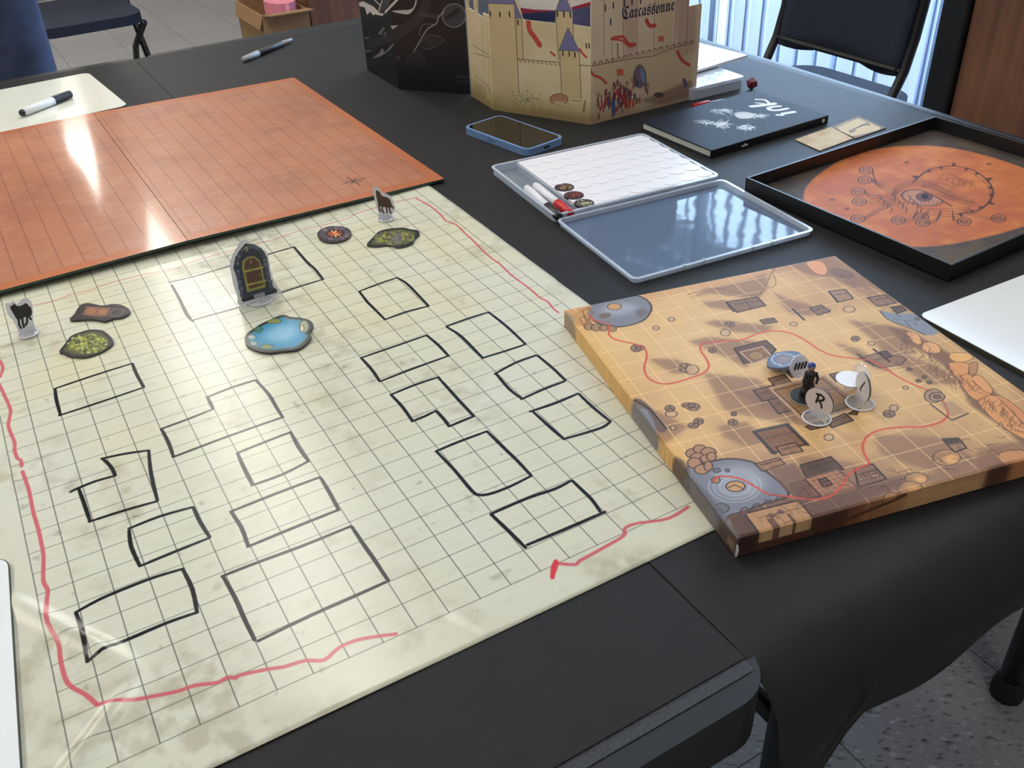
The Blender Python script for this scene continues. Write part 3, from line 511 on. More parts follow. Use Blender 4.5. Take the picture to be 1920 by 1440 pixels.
# the tower plan wraps over the near side
bld([(1396, 963), (1497, 938), (1527, 974), (1426, 1003)], (206, 168, 126), 1, .05, 7, gc=(150, 112, 84))
x0, y0 = mp(1427, 1004)[0], -Y1; x1 = mp(1529, 974)[0]
A.poly([(x0, y0 + .02), (x1, y0 + .02), (x1, y0 - .52), (x0, y0 - .5)], (196, 158, 118), 1, .012, raw=True); A.line([(x0, y0), (x0, y0 - .5), (x1, y0 - .52), (x1, y0)], .05, OUT, .8, raw=True)
for t in (.3, .36, .66): xx_ = x0 + (x1 - x0) * t; A.line([(xx_, y0 + .35), (xx_, y0 - .7)], .1, (96, 66, 52), .9, raw=True)
for t, q in ((.25, .9), (.6, .5), (.8, .55)): A.poly(circ(x0 + (x1 - x0) * t - .4, y0 + q, .1), (112, 78, 72), .9, .02, raw=True)
# near side wrap colours
for xa, xb, col, al_ in ((X0 - 1, x0, (58, 38, 32), .9), (x1, x1 + 1.7, (72, 46, 36), .9), (x1 + 1.2, x1 + 3.4, (150, 98, 62), .6), (x1 + 3.2, 8.4, (196, 150, 108), .75), (8.3, 9.3, (74, 48, 38), .9), (9.2, 13.3, (176, 116, 72), .7)):
    A.poly([(xa, -Y1 + .03), (xb, -Y1 + .03), (xb, -Y1 - TK), (xa, -Y1 - TK)], col, al_, .1, raw=True)
A.poly([(x0, y0 - .55), (x1, y0 - .57), (x1, y0 - TK - .1), (x0, y0 - TK - .1)], (82, 52, 40), .95, .03, raw=True)
A.line([(x1 + .4, -Y1 - .75), (x1 + 1.6, -Y1 - .45), (x1 + 2.6, -Y1 - .25), (x1 + 3.2, -Y1 - .1)], .16, (84, 52, 38), .8, raw=True, smooth=3)
# left side wrap: pond patches
for y_, h_, col in ((-1.4, .9, (150, 132, 116)), (5.4, 1.7, (124, 124, 132)), (8.6, .9, (90, 74, 66)), (9.7, 3.2, (104, 104, 114))):
    A.poly([(X0 + .03, -y_), (X0 + .03, -y_ - h_), (X0 - .9, -y_ - h_ - .15), (X0 - .9, -y_ + .1)], col, .85, .05, raw=True, smooth=3)
for k in range(12): y_ = 5.3 + .33 * k; A.line([(X0 - .1, -y_), (X0 - .5, -y_ - .3), (X0 - .9, -y_ - .2)], .03, (92, 74, 66), .5, raw=True, smooth=3)
for k in range(60): y_ = 9.6 + (k * .618 % 1) * 3.2; z_ = (k * .377 % 1) * .8; A.line([(X0 - z_, -y_), (X0 - z_ - .1, -y_ - .16), (X0 - z_ + .04, -y_ - .3)], .03, ((150, 148, 154), (74, 66, 62))[k % 2], .5, raw=True, smooth=3)
A.poly([(X0 - .1, -11.6), (X0 - .9, -11.5), (X0 - .9, -13), (X0, -13)], (84, 62, 54), .8, .1, raw=True); A.poly([(X0 - .3, -12.1), (X0 - .7, -12.1), (X0 - .7, -12.5), (X0 - .3, -12.5)], (150, 124, 92), .7, .03, raw=True)
# route
RT = [(1108, 592), (1112, 600), (1125, 603), (1139, 607), (1142, 618), (1142, 628), (1155, 637), (1185, 644), (1207, 652), (1213, 667), (1208, 690), (1214, 707), (1230, 717), (1250, 720), (1275, 715), (1300, 707), (1320, 699), (1329, 688), (1325, 674), (1316, 661), (1313, 651), (1322, 643), (1350, 640), (1390, 637), (1420, 626), (1445, 621), (1470, 622), (1490, 628), (1510, 638), (1535, 655), (1560, 666), (1600, 672), (1632, 676), (1650, 685), (1680, 704), (1710, 720), (1745, 734), (1765, 749), (1775, 766), (1777, 780), (1760, 793), (1730, 800), (1690, 801), (1655, 805), (1630, 815), (1618, 832), (1620, 850), (1630, 868), (1622, 873), (1606, 880), (1590, 892), (1577, 912), (1562, 928), (1540, 935), (1515, 936), (1480, 931), (1440, 926), (1410, 909), (1385, 897), (1350, 893), (1338, 902)]
A.poly([(1545, 925), (1640, 905), (1700, 888), (1690, 915), (1640, 930), (1560, 962), (1530, 975)], (112, 78, 64), .75, .06)
A.poly([(1480, 915), (1510, 905), (1530, 930), (1515, 945), (1490, 940)], (112, 80, 70), .7, .05); A.poly([(1440, 880), (1490, 868), (1510, 900), (1490, 930), (1470, 915)], (120, 90, 76), .75, .05)
rr = random.Random(6)
for k in range(150):               # loose ink dashes and rubble
    x, y = rr.uniform(1100, 1880), rr.uniform(500, 980)
    if abs(cm(x, y)[0] - 6) > 6.2: continue
    A.line([(x, y), (x + rr.uniform(-4, 6), y + rr.uniform(-2, 3))], .025, (120, 90, 72), rr.uniform(.2, .5))
A.line(RT, .085, (212, 84, 62), .88, smooth=4)
A.ell(1750, 742, 17, 13, (150, 124, 108), .7, .04); A.ell(1757, 744, 14, 8, (196, 164, 136), .9, .05); A.ell(1757, 744, 8, 4.5, (120, 90, 72), .9, .03); A.line([(1745, 758), (1785, 788), (1815, 775)], .08, (84, 66, 62), .8)
A.poly([(1760, 756), (1785, 752), (1810, 772), (1785, 782)], (164, 134, 110), .6, .04)
bld([(1768, 825), (1798, 822), (1812, 840), (1790, 848)], (176, 148, 126), .9, .045); A.poly([(1764, 822), (1796, 820), (1800, 830), (1776, 834)], (76, 64, 58), .9, .02)
# linework: cracks in the cliffs and rims
rc = random.Random(12)
for k in range(90):
    t = rc.random(); x = 1690 + 230 * t; y = 632 + 165 * t + rc.gauss(0, 8); A.line([(x, y), (x + rc.uniform(-10, 12), y + rc.uniform(2, 12)), (x + rc.uniform(-6, 14), y + rc.uniform(8, 22))], .035, (104, 66, 46), .5, smooth=2)
for k in range(60):
    x = 1410 + 500 * rc.random(); y = 1000 - (x - 1385) * .292 - rc.uniform(4, 60)
    A.line([(x, y), (x + rc.uniform(4, 16), y - rc.uniform(-4, 8)), (x + rc.uniform(10, 26), y + rc.uniform(-3, 8))], .035, (70, 46, 38), .45, smooth=2)
for k in range(40): x = 1560 + 160 * rc.random(); y = 490 + (x - 1560) * .7 + rc.uniform(0, 26); A.line([(x, y), (x + rc.uniform(4, 14), y + rc.uniform(-2, 8))], .04, (84, 60, 50), .55)
cim = A.image('desert_map_print'); canv = pm('canvas_print', (220, 180, 130), .55, spec=.25, img=cim, bump=.25, bscale=900, bdist=.0003)
cv = thing('map_canvas', 'thick canvas with a sandy desert map and red route', 'map', (CO[0], CO[1], 0), CA)
g = MB(); r_ = .09; n = 5
prof = [(TK, 0)] + [(TK * 0 + r_ - r_ * math.cos(k / n * math.pi / 2), 0) for k in range(0)]
def cz(x, y):                      # unfold a flat print sheet over top and sides, rounded rim
    dx = max(X0 - x, 0, x - X1); dy = max(Y0 - y, 0, y - Y1); return dx, dy
xs = [X0 - TK, X0 - r_ * 1.2, X0 - r_ * .6, X0, X0 + r_] + list(np.linspace(X0 + 1, X1 - 1, 8)) + [X1 - r_, X1, X1 + r_ * .6, X1 + r_ * 1.2, X1 + TK]
ys = [Y0 - TK, Y0 - r_ * 1.2, Y0 - r_ * .6, Y0, Y0 + r_] + list(np.linspace(Y0 + 1, Y1 - 1, 8)) + [Y1 - r_, Y1, Y1 + r_ * .6, Y1 + r_ * 1.2, Y1 + TK]
UVc = []
def place(x, y):
    def one(v, lo, hi):
        if v < lo: d = lo - v; return (lo + r_ * 0 - min(d, r_) * .0, d)
        if v > hi: return (hi, v - hi)
        return (v, 0)
    ax_, dx = one(x, X0, X1); ay_, dy = one(y, Y0, Y1); d = max(dx, dy)
    inx = min(ax_ - X0, X1 - ax_, ay_ - Y0, Y1 - ay_)
    z = TK - d if d > 0 else TK - (.03 * max(0, 1 - inx / r_) ** 2)
    if d > 0: z = TK - .03 - d * (TK - .03) / TK
    return (ax_, -ay_, max(z, .09))

for j, y in enumerate(ys):
    for i, x in enumerate(xs): g.v.append(place(x, y)); UVc.append((x, -y))
nx_ = len(xs)
for j in range(len(ys) - 1):
    for i in range(nx_ - 1):
        cor = (i < 3 or i >= nx_ - 4) and (j < 3 or j >= len(ys) - 4)
        if cor: continue
        g.f.append(((j + 1) * nx_ + i, (j + 1) * nx_ + i + 1, j * nx_ + i + 1, j * nx_ + i)); g.mi.append(0)
uvd = {i: A.uv(*UVc[i]) for i in range(len(UVc))}; it = iter(range(len(UVc)))
g.build('printed_cloth', canv, cv, uv=lambda x, y, z: uvd[next(it)])
g = MB(); g.box(X0 + .06, X1 - .06, -Y1 + .06, -Y0 - .06, .1, TK - .1); g.build('stretcher_frame', pm('pine', (196, 160, 112), .6, noise=.15, nscale=30), cv)
g = MB(); g.add([(X0 - .012, -Y1 - .012, .1), (X0 + .05, -Y1 - .014, .1), (X0 + .09, -Y1 - .014, .35), (X0 + .05, -Y1 - .012, .55), (X0 - .012, -Y1 - .012, .62)], [(0, 1, 2, 3, 4)]); g.build('torn_corner', pm('torn_paper', (225, 222, 216), .8, noise=.05), cv, solid=.01)
# ================================================================ standing screens
def panel_obj(name, wl, outline, art, mats, parent, th=.07, raw=False):
    P = [p if raw else wl(*p) for p in outline]; b = MB(); n_ = len(P)
    a = sum(P[i][0] * P[(i + 1) % n_][1] - P[(i + 1) % n_][0] * P[i][1] for i in range(n_))
    if a < 0: P = P[::-1]
    V = [(x, 0, z) for x, z in P] + [(x, th, z) for x, z in P]
    b.add(V, [tuple(range(n_))]); b.cur = 1; b.add(V, [tuple(range(2 * n_ - 1, n_ - 1, -1))] + [((i + 1) % n_, i, n_ + i, n_ + (i + 1) % n_) for i in range(n_)])
    o = b.build(name, mats, uv=(lambda x, y, z: art.uv(x, z)) if art else None); o.location = M3((wl.A[0], wl.A[1], 0)); o.rotation_euler.z = wl.ang
    if parent: o.parent = parent; o.location = (wl.A[0] * IN, wl.A[1] * IN, 0)
    return o
card = pm('greyboard', (206, 196, 176), .8, noise=.06)
# castle screen
p0, p1, p2, p3 = at(884, 181), at(926, 207), at(1107, 235), at(1304, 185)
W0, W1, W2 = Wall(p0, p1), Wall(p1, p2), Wall(p2, p3)
ST = (214, 196, 156)
cs = thing('castle_screen', 'cardboard screen printed as a walled castle with towers', 'screen', (0, 0, 0))
def castart(wl, wd):
    A = Art(-.2, wd + .2, -.1, 10.6, 110, ST, wl); n = A.noise(1.4, int(wd * 7), 4); A.tint(n * .7 + .1, (194, 170, 132), .5); A.tint(-n * .6, (220, 206, 170), .5)
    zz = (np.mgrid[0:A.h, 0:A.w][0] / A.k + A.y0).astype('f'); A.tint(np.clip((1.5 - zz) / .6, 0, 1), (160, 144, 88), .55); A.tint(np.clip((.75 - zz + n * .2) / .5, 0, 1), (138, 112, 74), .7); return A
IK = (84, 64, 52)
# left panel
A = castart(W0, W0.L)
for P in ([(889, 100), (920, 108)], [(886, 85), (918, 103)]): A.line(P, .05, IK, .6)
for x in (903, 912): A.line([(x, 30), (x + 6, 170)], .04, IK, .55)
A.poly([(893, 13), (901, -20), (908, 13)], (104, 106, 142), 1); A.line([(890, 140), (915, 160), (924, 190)], .05, (92, 78, 60), .6)
for k in range(14): A.line([(888 + k * 2.2, 150 + (k * 7) % 22), (893 + k * 2.2, 160 + (k * 5) % 24)], .04, (104, 84, 62), .6)
i0 = A.image('castle_left_print')
panel_obj('side_panel', W0, [(884, 181), (874, -6), (884, -6), (884, 19), (896, 24), (894, 13), (900, -6), (905, -6), (908, 24), (916, 33), (919, -20), (926, -20), (926, 207)][:0] or [(0, 0), (0, 6.9), (.45, 6.9), (.45, 5.9), (1.3, 5.8), (1.25, 6.6), (1.55, 7.9), (1.85, 6.6), (1.85, 5.8), (2.6, 5.7), (2.6, 6.0), (W0.L, 6.0), (W0.L, 0)],
          A, [pm('castle_print_left', ST, .5, img=i0), card], cs, raw=True)
# centre panel
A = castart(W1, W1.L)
def tower(x0, x1, yt, yb, roof=None, shade=0):
    A.poly([(x0, yt), (x1, yt + 1), (x1 + (yb - yt) * .04, yb), (x0 + (yb - yt) * .04, yb)], (196, 172, 124), .6, .03); A.line([(x0, yt), (x0 + (yb - yt) * .05, yb)], .045, IK, .75); A.line([(x1, yt), (x1 + (yb - yt) * .04, yb)], .05, IK, .75)
    if roof: A.poly(roof, (112, 112, 150), 1); A.line(roof, .04, (66, 60, 84), .8, closed=True)
tower(914, 966, 5, 175, [(912, 6), (918, -14), (962, -14), (965, 8)]); tower(966, 978, 34, 112, [(964, 0), (978, 34), (966, 34)])
tower(1042, 1073, 20, 112, [(1042, 20), (1056, -16), (1072, 22)]); tower(1049, 1086, 94, 185, [(1048, 94), (1065, 52), (1086, 96)])
for x, y in ((919, 26), (937, 27), (955, 27), (971, 42), (1045, 26), (1057, 27), (1069, 28), (1055, 100), (1067, 101), (1078, 103), (1099, 86), (1104, 86)): A.line([(x, y - 4), (x + .5, y + 4)], .1 if y < 60 else .08, (34, 26, 30), 1)
A.line([(971, 111), (1010, 114), (1050, 117)], .05, IK, .8); A.line([(1086, 122), (1110, 124)], .05, IK, .8)
for k in range(10): x = 974 + k * 8.2; A.line([(x, 112 + k * .8), (x + 1, 115 + k * .8), (x + 4, 115.5 + k * .8)], .05, IK, .8)
def flag(P, w_=.28): A.line(P, w_, (186, 64, 56), .95, smooth=4)
flag([(991, 42), (993, 56), (1001, 68), (1009, 80), (1012, 84)], .34); flag([(1033, 98), (1040, 104)], .14); flag([(1087, 92), (1092, 100), (1099, 107)], .14)
r9 = random.Random(3)
for k in range(70): x = 962 + r9.gauss(24, 13); y = 180 + r9.gauss(4, 7); A.line([(x, y), (x + r9.uniform(-4, 4), y + r9.uniform(-3, 3))], .05, r9.choice([(88, 84, 70), (190, 184, 160), (110, 96, 76)]), .7)
A.ell(1048, 186, 17, 10, (176, 126, 94), .95, .05, (100, 62, 50)); A.poly([(1036, 190), (1060, 190), (1058, 197), (1040, 196)], (206, 190, 160), .7)
A.line([(1072, 188), (1090, 190)], .05, IK, .7); A.line([(1097, 190), (1094, 210)], .12, (110, 78, 60), .7)
i1 = A.image('castle_centre_print')
zt = lambda y, x: W1(x, y)
out = [(0, 0), (0, 7.6), (.1, 8.0), (1.9, 8.0), (2.0, 7.6), zt(34, 979), zt(37, 983), zt(44, 1041), zt(20, 1042), (zt(0, 1056)[0], zt(20, 1056)[1] + 1.8), zt(22, 1072), zt(46, 1073), zt(51, 1107), (W1.L, W1(1107, 51)[1]), (W1.L, 0)]
panel_obj('centre_panel', W1, out, A, [pm('castle_print_centre', ST, .5, img=i1), card], cs, raw=True)
# right panel
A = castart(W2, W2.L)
A.tint(np.ones((A.h, A.w), 'f') * .8, (206, 178, 170), .5)
for x0, x1, c in ((1168, 1194, (170, 136, 122)), (1268, 1306, (160, 128, 118)), (1228, 1262, (190, 168, 132))): A.poly([(x0, -10), (x1, -12), (x1 - 2, 95), (x0 + 4, 112)], c, .5, .1)
for x in (1132, 1168, 1194, 1228, 1268, 1290): A.line([(x, -8), (x + (-3 if x > 1200 else 1), 105)], .045, (120, 86, 84), .7)
A.poly([(1112, 120), (1300, 80), (1296, 160), (1200, 170), (1112, 180)], (184, 160, 118), .45, .1)
A.line([(1110, 124), (1150, 116), (1186, 110), (1225, 105), (1262, 90), (1302, 80)], .06, (112, 82, 76), .8)
for k in range(17): x = 1112 + k * 11.3; y = 123 - k * 2.6; A.line([(x, y), (x + 1, y - 5), (x + 5, y - 6), (x + 6, y - 1)], .07, (112, 78, 74), .8)
for x, y in ((1135, 15), (1150, 10), (1171, 5), (1185, 3), (1201, 1), (1145, 41)): A.line([(x, y - 5), (x, y + 5)], .1, (52, 46, 70), .95)
A.poly([(1187, 160), (1189, 135), (1196, 123), (1203, 123), (1210, 135), (1212, 158), (1200, 166)], (116, 92, 108), .95); A.poly([(1200, 126), (1208, 134), (1211, 158), (1202, 150)], (110, 140, 178), .95, .03); A.line([(1187, 160), (1189, 135), (1196, 123), (1203, 123), (1210, 135), (1212, 158)], .06, IK, .8, smooth=3)
flag([(1148, 72), (1168, 69), (1178, 82), (1190, 82)], .17); flag([(1146, 74), (1166, 76), (1180, 87), (1192, 84)], .12); flag([(1212, 38), (1218, 48), (1228, 48)], .24); flag([(1270, 96), (1278, 112), (1292, 122)], .2); flag([(1104, 122), (1112, 140), (1126, 146), (1136, 156)], .16)
A.poly([(1156, 130), (1168, 129), (1170, 141), (1157, 142)], (196, 84, 66), .9); A.poly([(1234, 68), (1245, 67), (1245, 77), (1234, 78)], (196, 84, 66), .85)
A.line([(1147, 78), (1148, 118)], .03, IK, .7); A.line([(1158, 142), (1160, 166)], .03, IK, .7); A.line([(1158, 82), (1158, 104)], .1, (96, 84, 92), .8)
for k in range(95):
    x = 1120 + r9.gauss(38, 22); y = 200 - (x - 1120) * .3 + r9.gauss(-10, 12)
    if x < 1112 or x > 1225: continue
    A.line([(x, y), (x + r9.uniform(-2, 2), y + r9.uniform(4, 12))], r9.uniform(.08, .2), r9.choice([(160, 44, 48), (150, 50, 52), (66, 70, 110), (120, 50, 54), (92, 60, 60), (176, 60, 52)]), .85)
for x, y in ((1122, 178), (1140, 178), (1150, 165), (1162, 158), (1176, 156), (1186, 150), (1214, 160)): A.ell(x, y, 3, 3.4, (176, 134, 112), .95, .03)
A.line([(1150, 190), (1150, 215)], .3, (60, 78, 140), .9); A.line([(1147, 208), (1148, 222)], .1, (170, 110, 70), .9)
A.poly([(1200, 190), (1296, 150), (1302, 178), (1240, 196)], (112, 84, 74), .6, .1); A.line([(1282, 150), (1286, 160)], .25, (82, 68, 120), .9)
A.ell(1235, 178, 9, 5, (74, 56, 58), .9)
i2 = A.image('castle_right_print'); L2 = W2.L
zr = W2(1292, 12)[0]
panel_obj('title_panel', W2, [(0, 0), (0, W2(1107, 51)[1]), (0, 10.2), (zr, 10.2), (zr, W2(1292, 12)[1]), (L2 - .02, W2(1312, 8)[1]), (L2 + .15, 7.5), (L2 + .12, W2(1312, 25)[1]), (L2 + .02, W2(1306, 26)[1]), (L2, 0)][:0] or
          [(0, 0), (0, 9.7)] + [q for k in range(6) for q in ((zr * k / 6, 9.7), (zr * k / 6, 10.2), (zr * (k + .55) / 6, 10.2), (zr * (k + .55) / 6, 9.7))][1:] + [(zr, 9.7), (zr, W2(1292, 12)[1]), (L2, W2(1304, 9)[1]), (L2, 0)], A, [pm('castle_print_right', ST, .5, img=i2), card], cs, raw=True)
# the blackletter title, printed across the right panel
tx = bpy.data.curves.new('title_text', 'FONT'); tx.body = ''.join(chr(0x1D56E if c == 'C' else 0x1D586 + ord(c) - 97) for c in 'Carcassonne'); tx.size = 1; tx.extrude = 0; tx.offset = 0
to = bpy.data.objects.new('t', tx); C.objects.link(to); bpy.context.view_layer.update()
me = bpy.data.meshes.new_from_object(to.evaluated_get(bpy.context.evaluated_depsgraph_get())); bpy.data.objects.remove(to)
co = np.empty(len(me.vertices) * 3, 'f'); me.vertices.foreach_get('co', co); co = co.reshape(-1, 3); lo, hi = co.min(0), co.max(0)
a0 = np.array(W2(1166, 38)); a1 = np.array(W2(1264, 20)); b0 = np.array(W2(1168, 12)); sx = a1[0] - a0[0]
u = (co[:, 0] - lo[0]) / (hi[0] - lo[0]); v = (co[:, 1] - lo[1]) / (hi[1] - lo[1]); hgt = b0[1] - a0[1]
nc = np.stack([a0[0] + u * sx, np.full(len(u), -.012), a0[1] + u * (a1[1] - a0[1]) + v * hgt], 1) * IN
me.vertices.foreach_set('co', nc.astype('f').ravel()); me.materials.clear(); me.materials.append(pm('title_ink', (34, 36, 70), .5, noise=.1)); me.update()
me.name = 'title_lettering'; o = bpy.data.objects.new('title_lettering', me); C.objects.link(o); o.parent = cs; o.location = (W2.A[0] * IN, W2.A[1] * IN, 0); o.rotation_euler.z = W2.ang
# printed sheet standing inside the castle screen
d = np.array([-W1.t[1], W1.t[0]]) * 2.2; WB = Wall(p1[:2] + d - W1.t * .6, p2[:2] + d + W1.t * 1.0)
A = Art(-.2, WB.L + .2, -.1, 10, 70, (232, 224, 218), WB)
A.poly([(970, 24), (1050, 20), (1110, 5), (1145, 2), (1150, 60), (970, 60)], (98, 96, 140), 1); A.poly([(976, 26), (1042, 20), (1042, 40), (976, 38)], (40, 52, 96), .95, .03); A.poly([(1072, 20), (1145, 8), (1145, 22), (1072, 30)], (74, 84, 124), .8, .1); A.poly([(970, 14), (1000, 18), (1050, 20), (970, 26)], (166, 40, 66), 1); A.poly([(1070, 14), (1112, 2), (1118, 8), (1076, 18)], (166, 40, 66), 1); A.poly([(880, 24), (900, 14), (915, 20), (912, 50), (880, 50)], (190, 60, 66), .8, .05)
im = A.image('banded_sheet_print'); bs = panel_obj('printed_sheet', WB, [(0, 0), (0, 9), (WB.L, 9), (WB.L, 0)], A, [pm('banded_print', (220, 220, 220), .45, img=im), card], None, raw=True)
tag(bs, 'white, crimson and navy printed sheet standing inside the castle screen', 'screen')
# black screen with the pale swirling drawing
q0, q1, q2 = at(689, 132), at(748, 168), at(882, 178)
V0, V1 = Wall(q0, q1), Wall(q1, q2); ks = thing('black_screen', 'tall black screen printed with grey waves and curling shapes', 'screen', (0, 0, 0))
GW = (206, 202, 198)
for wl, nm in ((V0, 'side_panel'), (V1, 'front_panel')):
    A = Art(-.2, wl.L + .2, -.1, 10.6, 100, (19, 18, 22), wl); S = (96, 94, 98)
    A.poly([(671, 6), (680, 2), (700, 12), (712, 24), (722, 26), (716, 30), (703, 27), (700, 29), (694, 22), (688, 28), (684, 14), (672, 11)], GW, .95)
    A.line([(700, -2), (713, 10)], .1, GW, .95); A.line([(717, 0), (710, 20)], .12, GW, .95); A.line([(746, -2), (722, 23)], .16, GW, .95); A.poly([(717, 0), (712, 20), (719, 22), (730, 6), (735, -4)], (66, 62, 64), .9)
    A.poly([(734, 21), (752, 19), (768, 18), (776, 12), (780, -4), (782, -4), (779, 12), (768, 26), (754, 26)], (196, 192, 188), .95, smooth=3)
    for P, c in (([(708, 64), (718, 50), (722, 52), (714, 66)], S), ([(720, 60), (726, 61), (722, 72), (717, 72)], S), ([(732, 48), (748, 47), (736, 56)], (170, 166, 162)), ([(684, 69), (696, 70), (686, 75)], S), ([(697, 110), (712, 98), (716, 90), (722, 98), (734, 84), (736, 80), (738, 84), (728, 96), (712, 107)], (120, 118, 118)), ([(684, 94), (700, 94), (688, 99)], S), ([(741, 113), (750, 103), (748, 110)], S), ([(730, 104), (734, 100), (731, 107)], S)): A.poly(P, c, .95)
    A.line([(802, -4), (795, 16), (780, 40), (755, 58), (735, 68), (690, 84)], .5, (52, 48, 50), .7, smooth=4, w2=.7); A.line([(790, 27), (804, 29), (820, 31)], .3, (62, 60, 64), .7, smooth=3)
    for r in (1, .86, .72, .5): A.line([(851 + 22 * r * math.cos(t * .3), 29 + 22 * r * math.sin(t * .3)) for t in range(22)], .05 + .03 * (r == 1), (150, 150, 154) if r == 1 else (98, 98, 102), .8)
    A.ell(851, 29, 18, 16, (84, 84, 90), .5, blur=.15); A.line([(837, 34), (846, 28), (858, 20)], .3, (22, 20, 24), .9, smooth=3)
    A.line([(776, 97), (790, 72), (802, 54), (818, 44), (822, 32), (832, 22)], .07, (168, 168, 170), .9, smooth=4); A.line([(786, 66), (790, 50), (800, 45), (812, 46)], .05, (128, 128, 130), .8, smooth=3)
    A.line([(788, 82), (800, 68), (815, 67), (832, 74), (818, 86), (800, 92), (790, 86)], .05, (110, 110, 112), .8, smooth=3); A.ell(810, 79, 16, 9, (52, 52, 54), .7, blur=.1)
    A.line([(764, 125), (764, 108), (776, 99), (792, 104), (799, 118), (790, 124)], .06, (74, 72, 76), .8, smooth=3); A.ell(780, 112, 14, 12, (40, 38, 42), .8, blur=.1)
    for y_, ws in ((142, (857, 862, 866, 871, 876)), (152, (857, 861, 867, 872, 877))):
        for x_ in ws: A.line([(x_, y_ + 4), (x_, y_), (x_ + 3, y_), (x_ + 3, y_ + 4)], .035, (84, 88, 94), .8)
    im = A.image('swirl_print_' + nm); o = panel_obj(nm, wl, [(0, 0), (0, 10.4), (wl.L, 10.4), (wl.L, 0)], A, [pm('black_screen_' + nm, (20, 20, 24), .38, img=im), pm('black_card', (22, 22, 24), .6, noise=.1)], ks, raw=True)
# ================================================================ small things on the table
def sheetframe(px_o, ang, z=0): o = at(*px_o, z); return o
def board(name, label, cat_, o, ang, x0, x1, y0, y1, z, th, m, em, r=.45):
    t = thing(name, label, cat_, (o[0], o[1], z), ang); b = MB(); b.prism(rrect(x0, x1, y0, y1, r), th - .02, th); b.build('writing_surface', m, t); b = MB(); b.prism(rrect(x0 - .03, x1 + .03, y0 - .03, y1 + .03, r), 0, th - .02); b.build('backing', em, t); return t
wbm = pm('whiteboard_cream', (224, 222, 206), .14, noise=.01); wbm2 = pm('whiteboard_white', (240, 241, 240), .14, noise=.01); wbb = pm('whiteboard_back', (64, 62, 48), .6, noise=.1)
o = at(240, 197, .12); board('whiteboard', 'cream dry-erase board with a marker lying on it', 'whiteboard', o, math.radians(33.5), -15, 0, 0, 10.6, 0, .12, wbm, wbb, .6)
o = at(1722, 590, .2); board('whiteboard', 'white dry-erase board beyond the desert map canvas', 'whiteboard', o, math.radians(26.9), 0, 12, -9.5, 0, 0, .2, wbm2, wbb, .35)
o = at(14, 1042, .2); board('whiteboard', 'white dry-erase board overlapping the left edge of the cream mat', 'whiteboard', o, math.radians(24.5), -10, 0, -12, 0, .1, .12, wbm2, wbb, .5)
def pen(name, label, cat_, pa, pb, z, parts, group=None):
    """parts: (child name, t0, t1, radius0, radius1, material); t runs 0..1 from pa to pb"""
    a, b_ = at(*pa, z), at(*pb, z); L = np.linalg.norm(b_ - a); t = thing(name, label, cat_, (a[0], a[1], z), math.atan2(b_[1] - a[1], b_[0] - a[0]), group)
    for nm, t0, t1, r0, r1, m in parts:
        g = MB(); e = min(.03, (t1 - t0) * L * .2); g.tube([(t0 * L, 0, 0), (t0 * L + e, 0, 0), (t1 * L - e, 0, 0), (t1 * L, 0, 0)], [r0 * .8, r0, r1, r1 * .8], 14); g.build(nm, m, t, smooth=True, bevel=0)
    return t
wht = pm('marker_white', (232, 232, 234), .35, noise=.01); blk = pm('marker_black', (24, 24, 26), .4, noise=.05); redm = pm('marker_red', (196, 30, 34), .4, noise=.03)
t = pen('marker', 'white marker with black cap lying on the cream whiteboard', 'marker', (38, 213), (132, 176), .42, [('end_plug', 0, .06, .2, .25, blk), ('barrel', .06, .66, .26, .28, wht)])
a, b_ = at(38, 213, .42), at(132, 176, .42); L = np.linalg.norm(b_ - a); g = MB()
g.add(*(lambda V: (V, [(0, 1, 2, 3, 4, 5), (11, 10, 9, 8, 7, 6)] + [(i, (i + 1) % 6 + 0, (i + 1) % 6 + 6, i + 6)[::-1] for i in range(6)]))([(L * .64, .33 * math.cos(k * math.pi / 3), .33 * math.sin(k * math.pi / 3)) for k in range(6)] + [(L * 1.0, .29 * math.cos(k * math.pi / 3), .29 * math.sin(k * math.pi / 3)) for k in range(6)]))
g.build('cap', blk, t, bevel=.05)
gry = pm('pen_grey', (150, 150, 148), .4, noise=.04); pen('pen', 'grey and black felt pen on black paper beyond the orange board', 'pen', (455, 112), (547, 74), .26, [('cap', 0, .3, .2, .26, gry), ('barrel', .3, .78, .24, .22, pm('pen_dark', (50, 50, 50), .5, noise=.05)), ('tip', .78, 1, .2, .13, gry)])
pen('craft_knife', 'red handled craft knife with thin silver shaft lying behind the ink book', 'knife', (1299, 199), (1372, 183), .18, [('handle', 0, .42, .16, .16, redm), ('shaft', .42, 1, .06, .03, pm('steel', (200, 202, 206), .25, metal=1, noise=.02))])
# die
dm = pm('die_red', (104, 34, 48), .25, noise=.2, nscale=60); o = at(1409, 168, 0); t = thing('die', 'small dark red die near the far table edge', 'die', (o[0], o[1], .02), .5)
bm2 = bmesh.new(); bmesh.ops.create_icosphere(bm2, subdivisions=1, radius=.42); g = MB(); g.add([(v.co.x, v.co.y, v.co.z + .40) for v in bm2.verts], [tuple(v.index for v in f.verts) for f in bm2.faces]); bm2.free(); g.build('body', dm, t)
pip = pm('die_pip', (206, 120, 130), .4, noise=.05)
for k in range(4): g = MB(); a = k * 1.6 + .4; g.box(-.06, .06, -.02, .02, 0, .1); q = g.build('numeral', pip, t); q.location = Vector((.33 * math.cos(a), .33 * math.sin(a), .45)) * IN; q.rotation_euler = (0, 0, a + math.pi / 2)
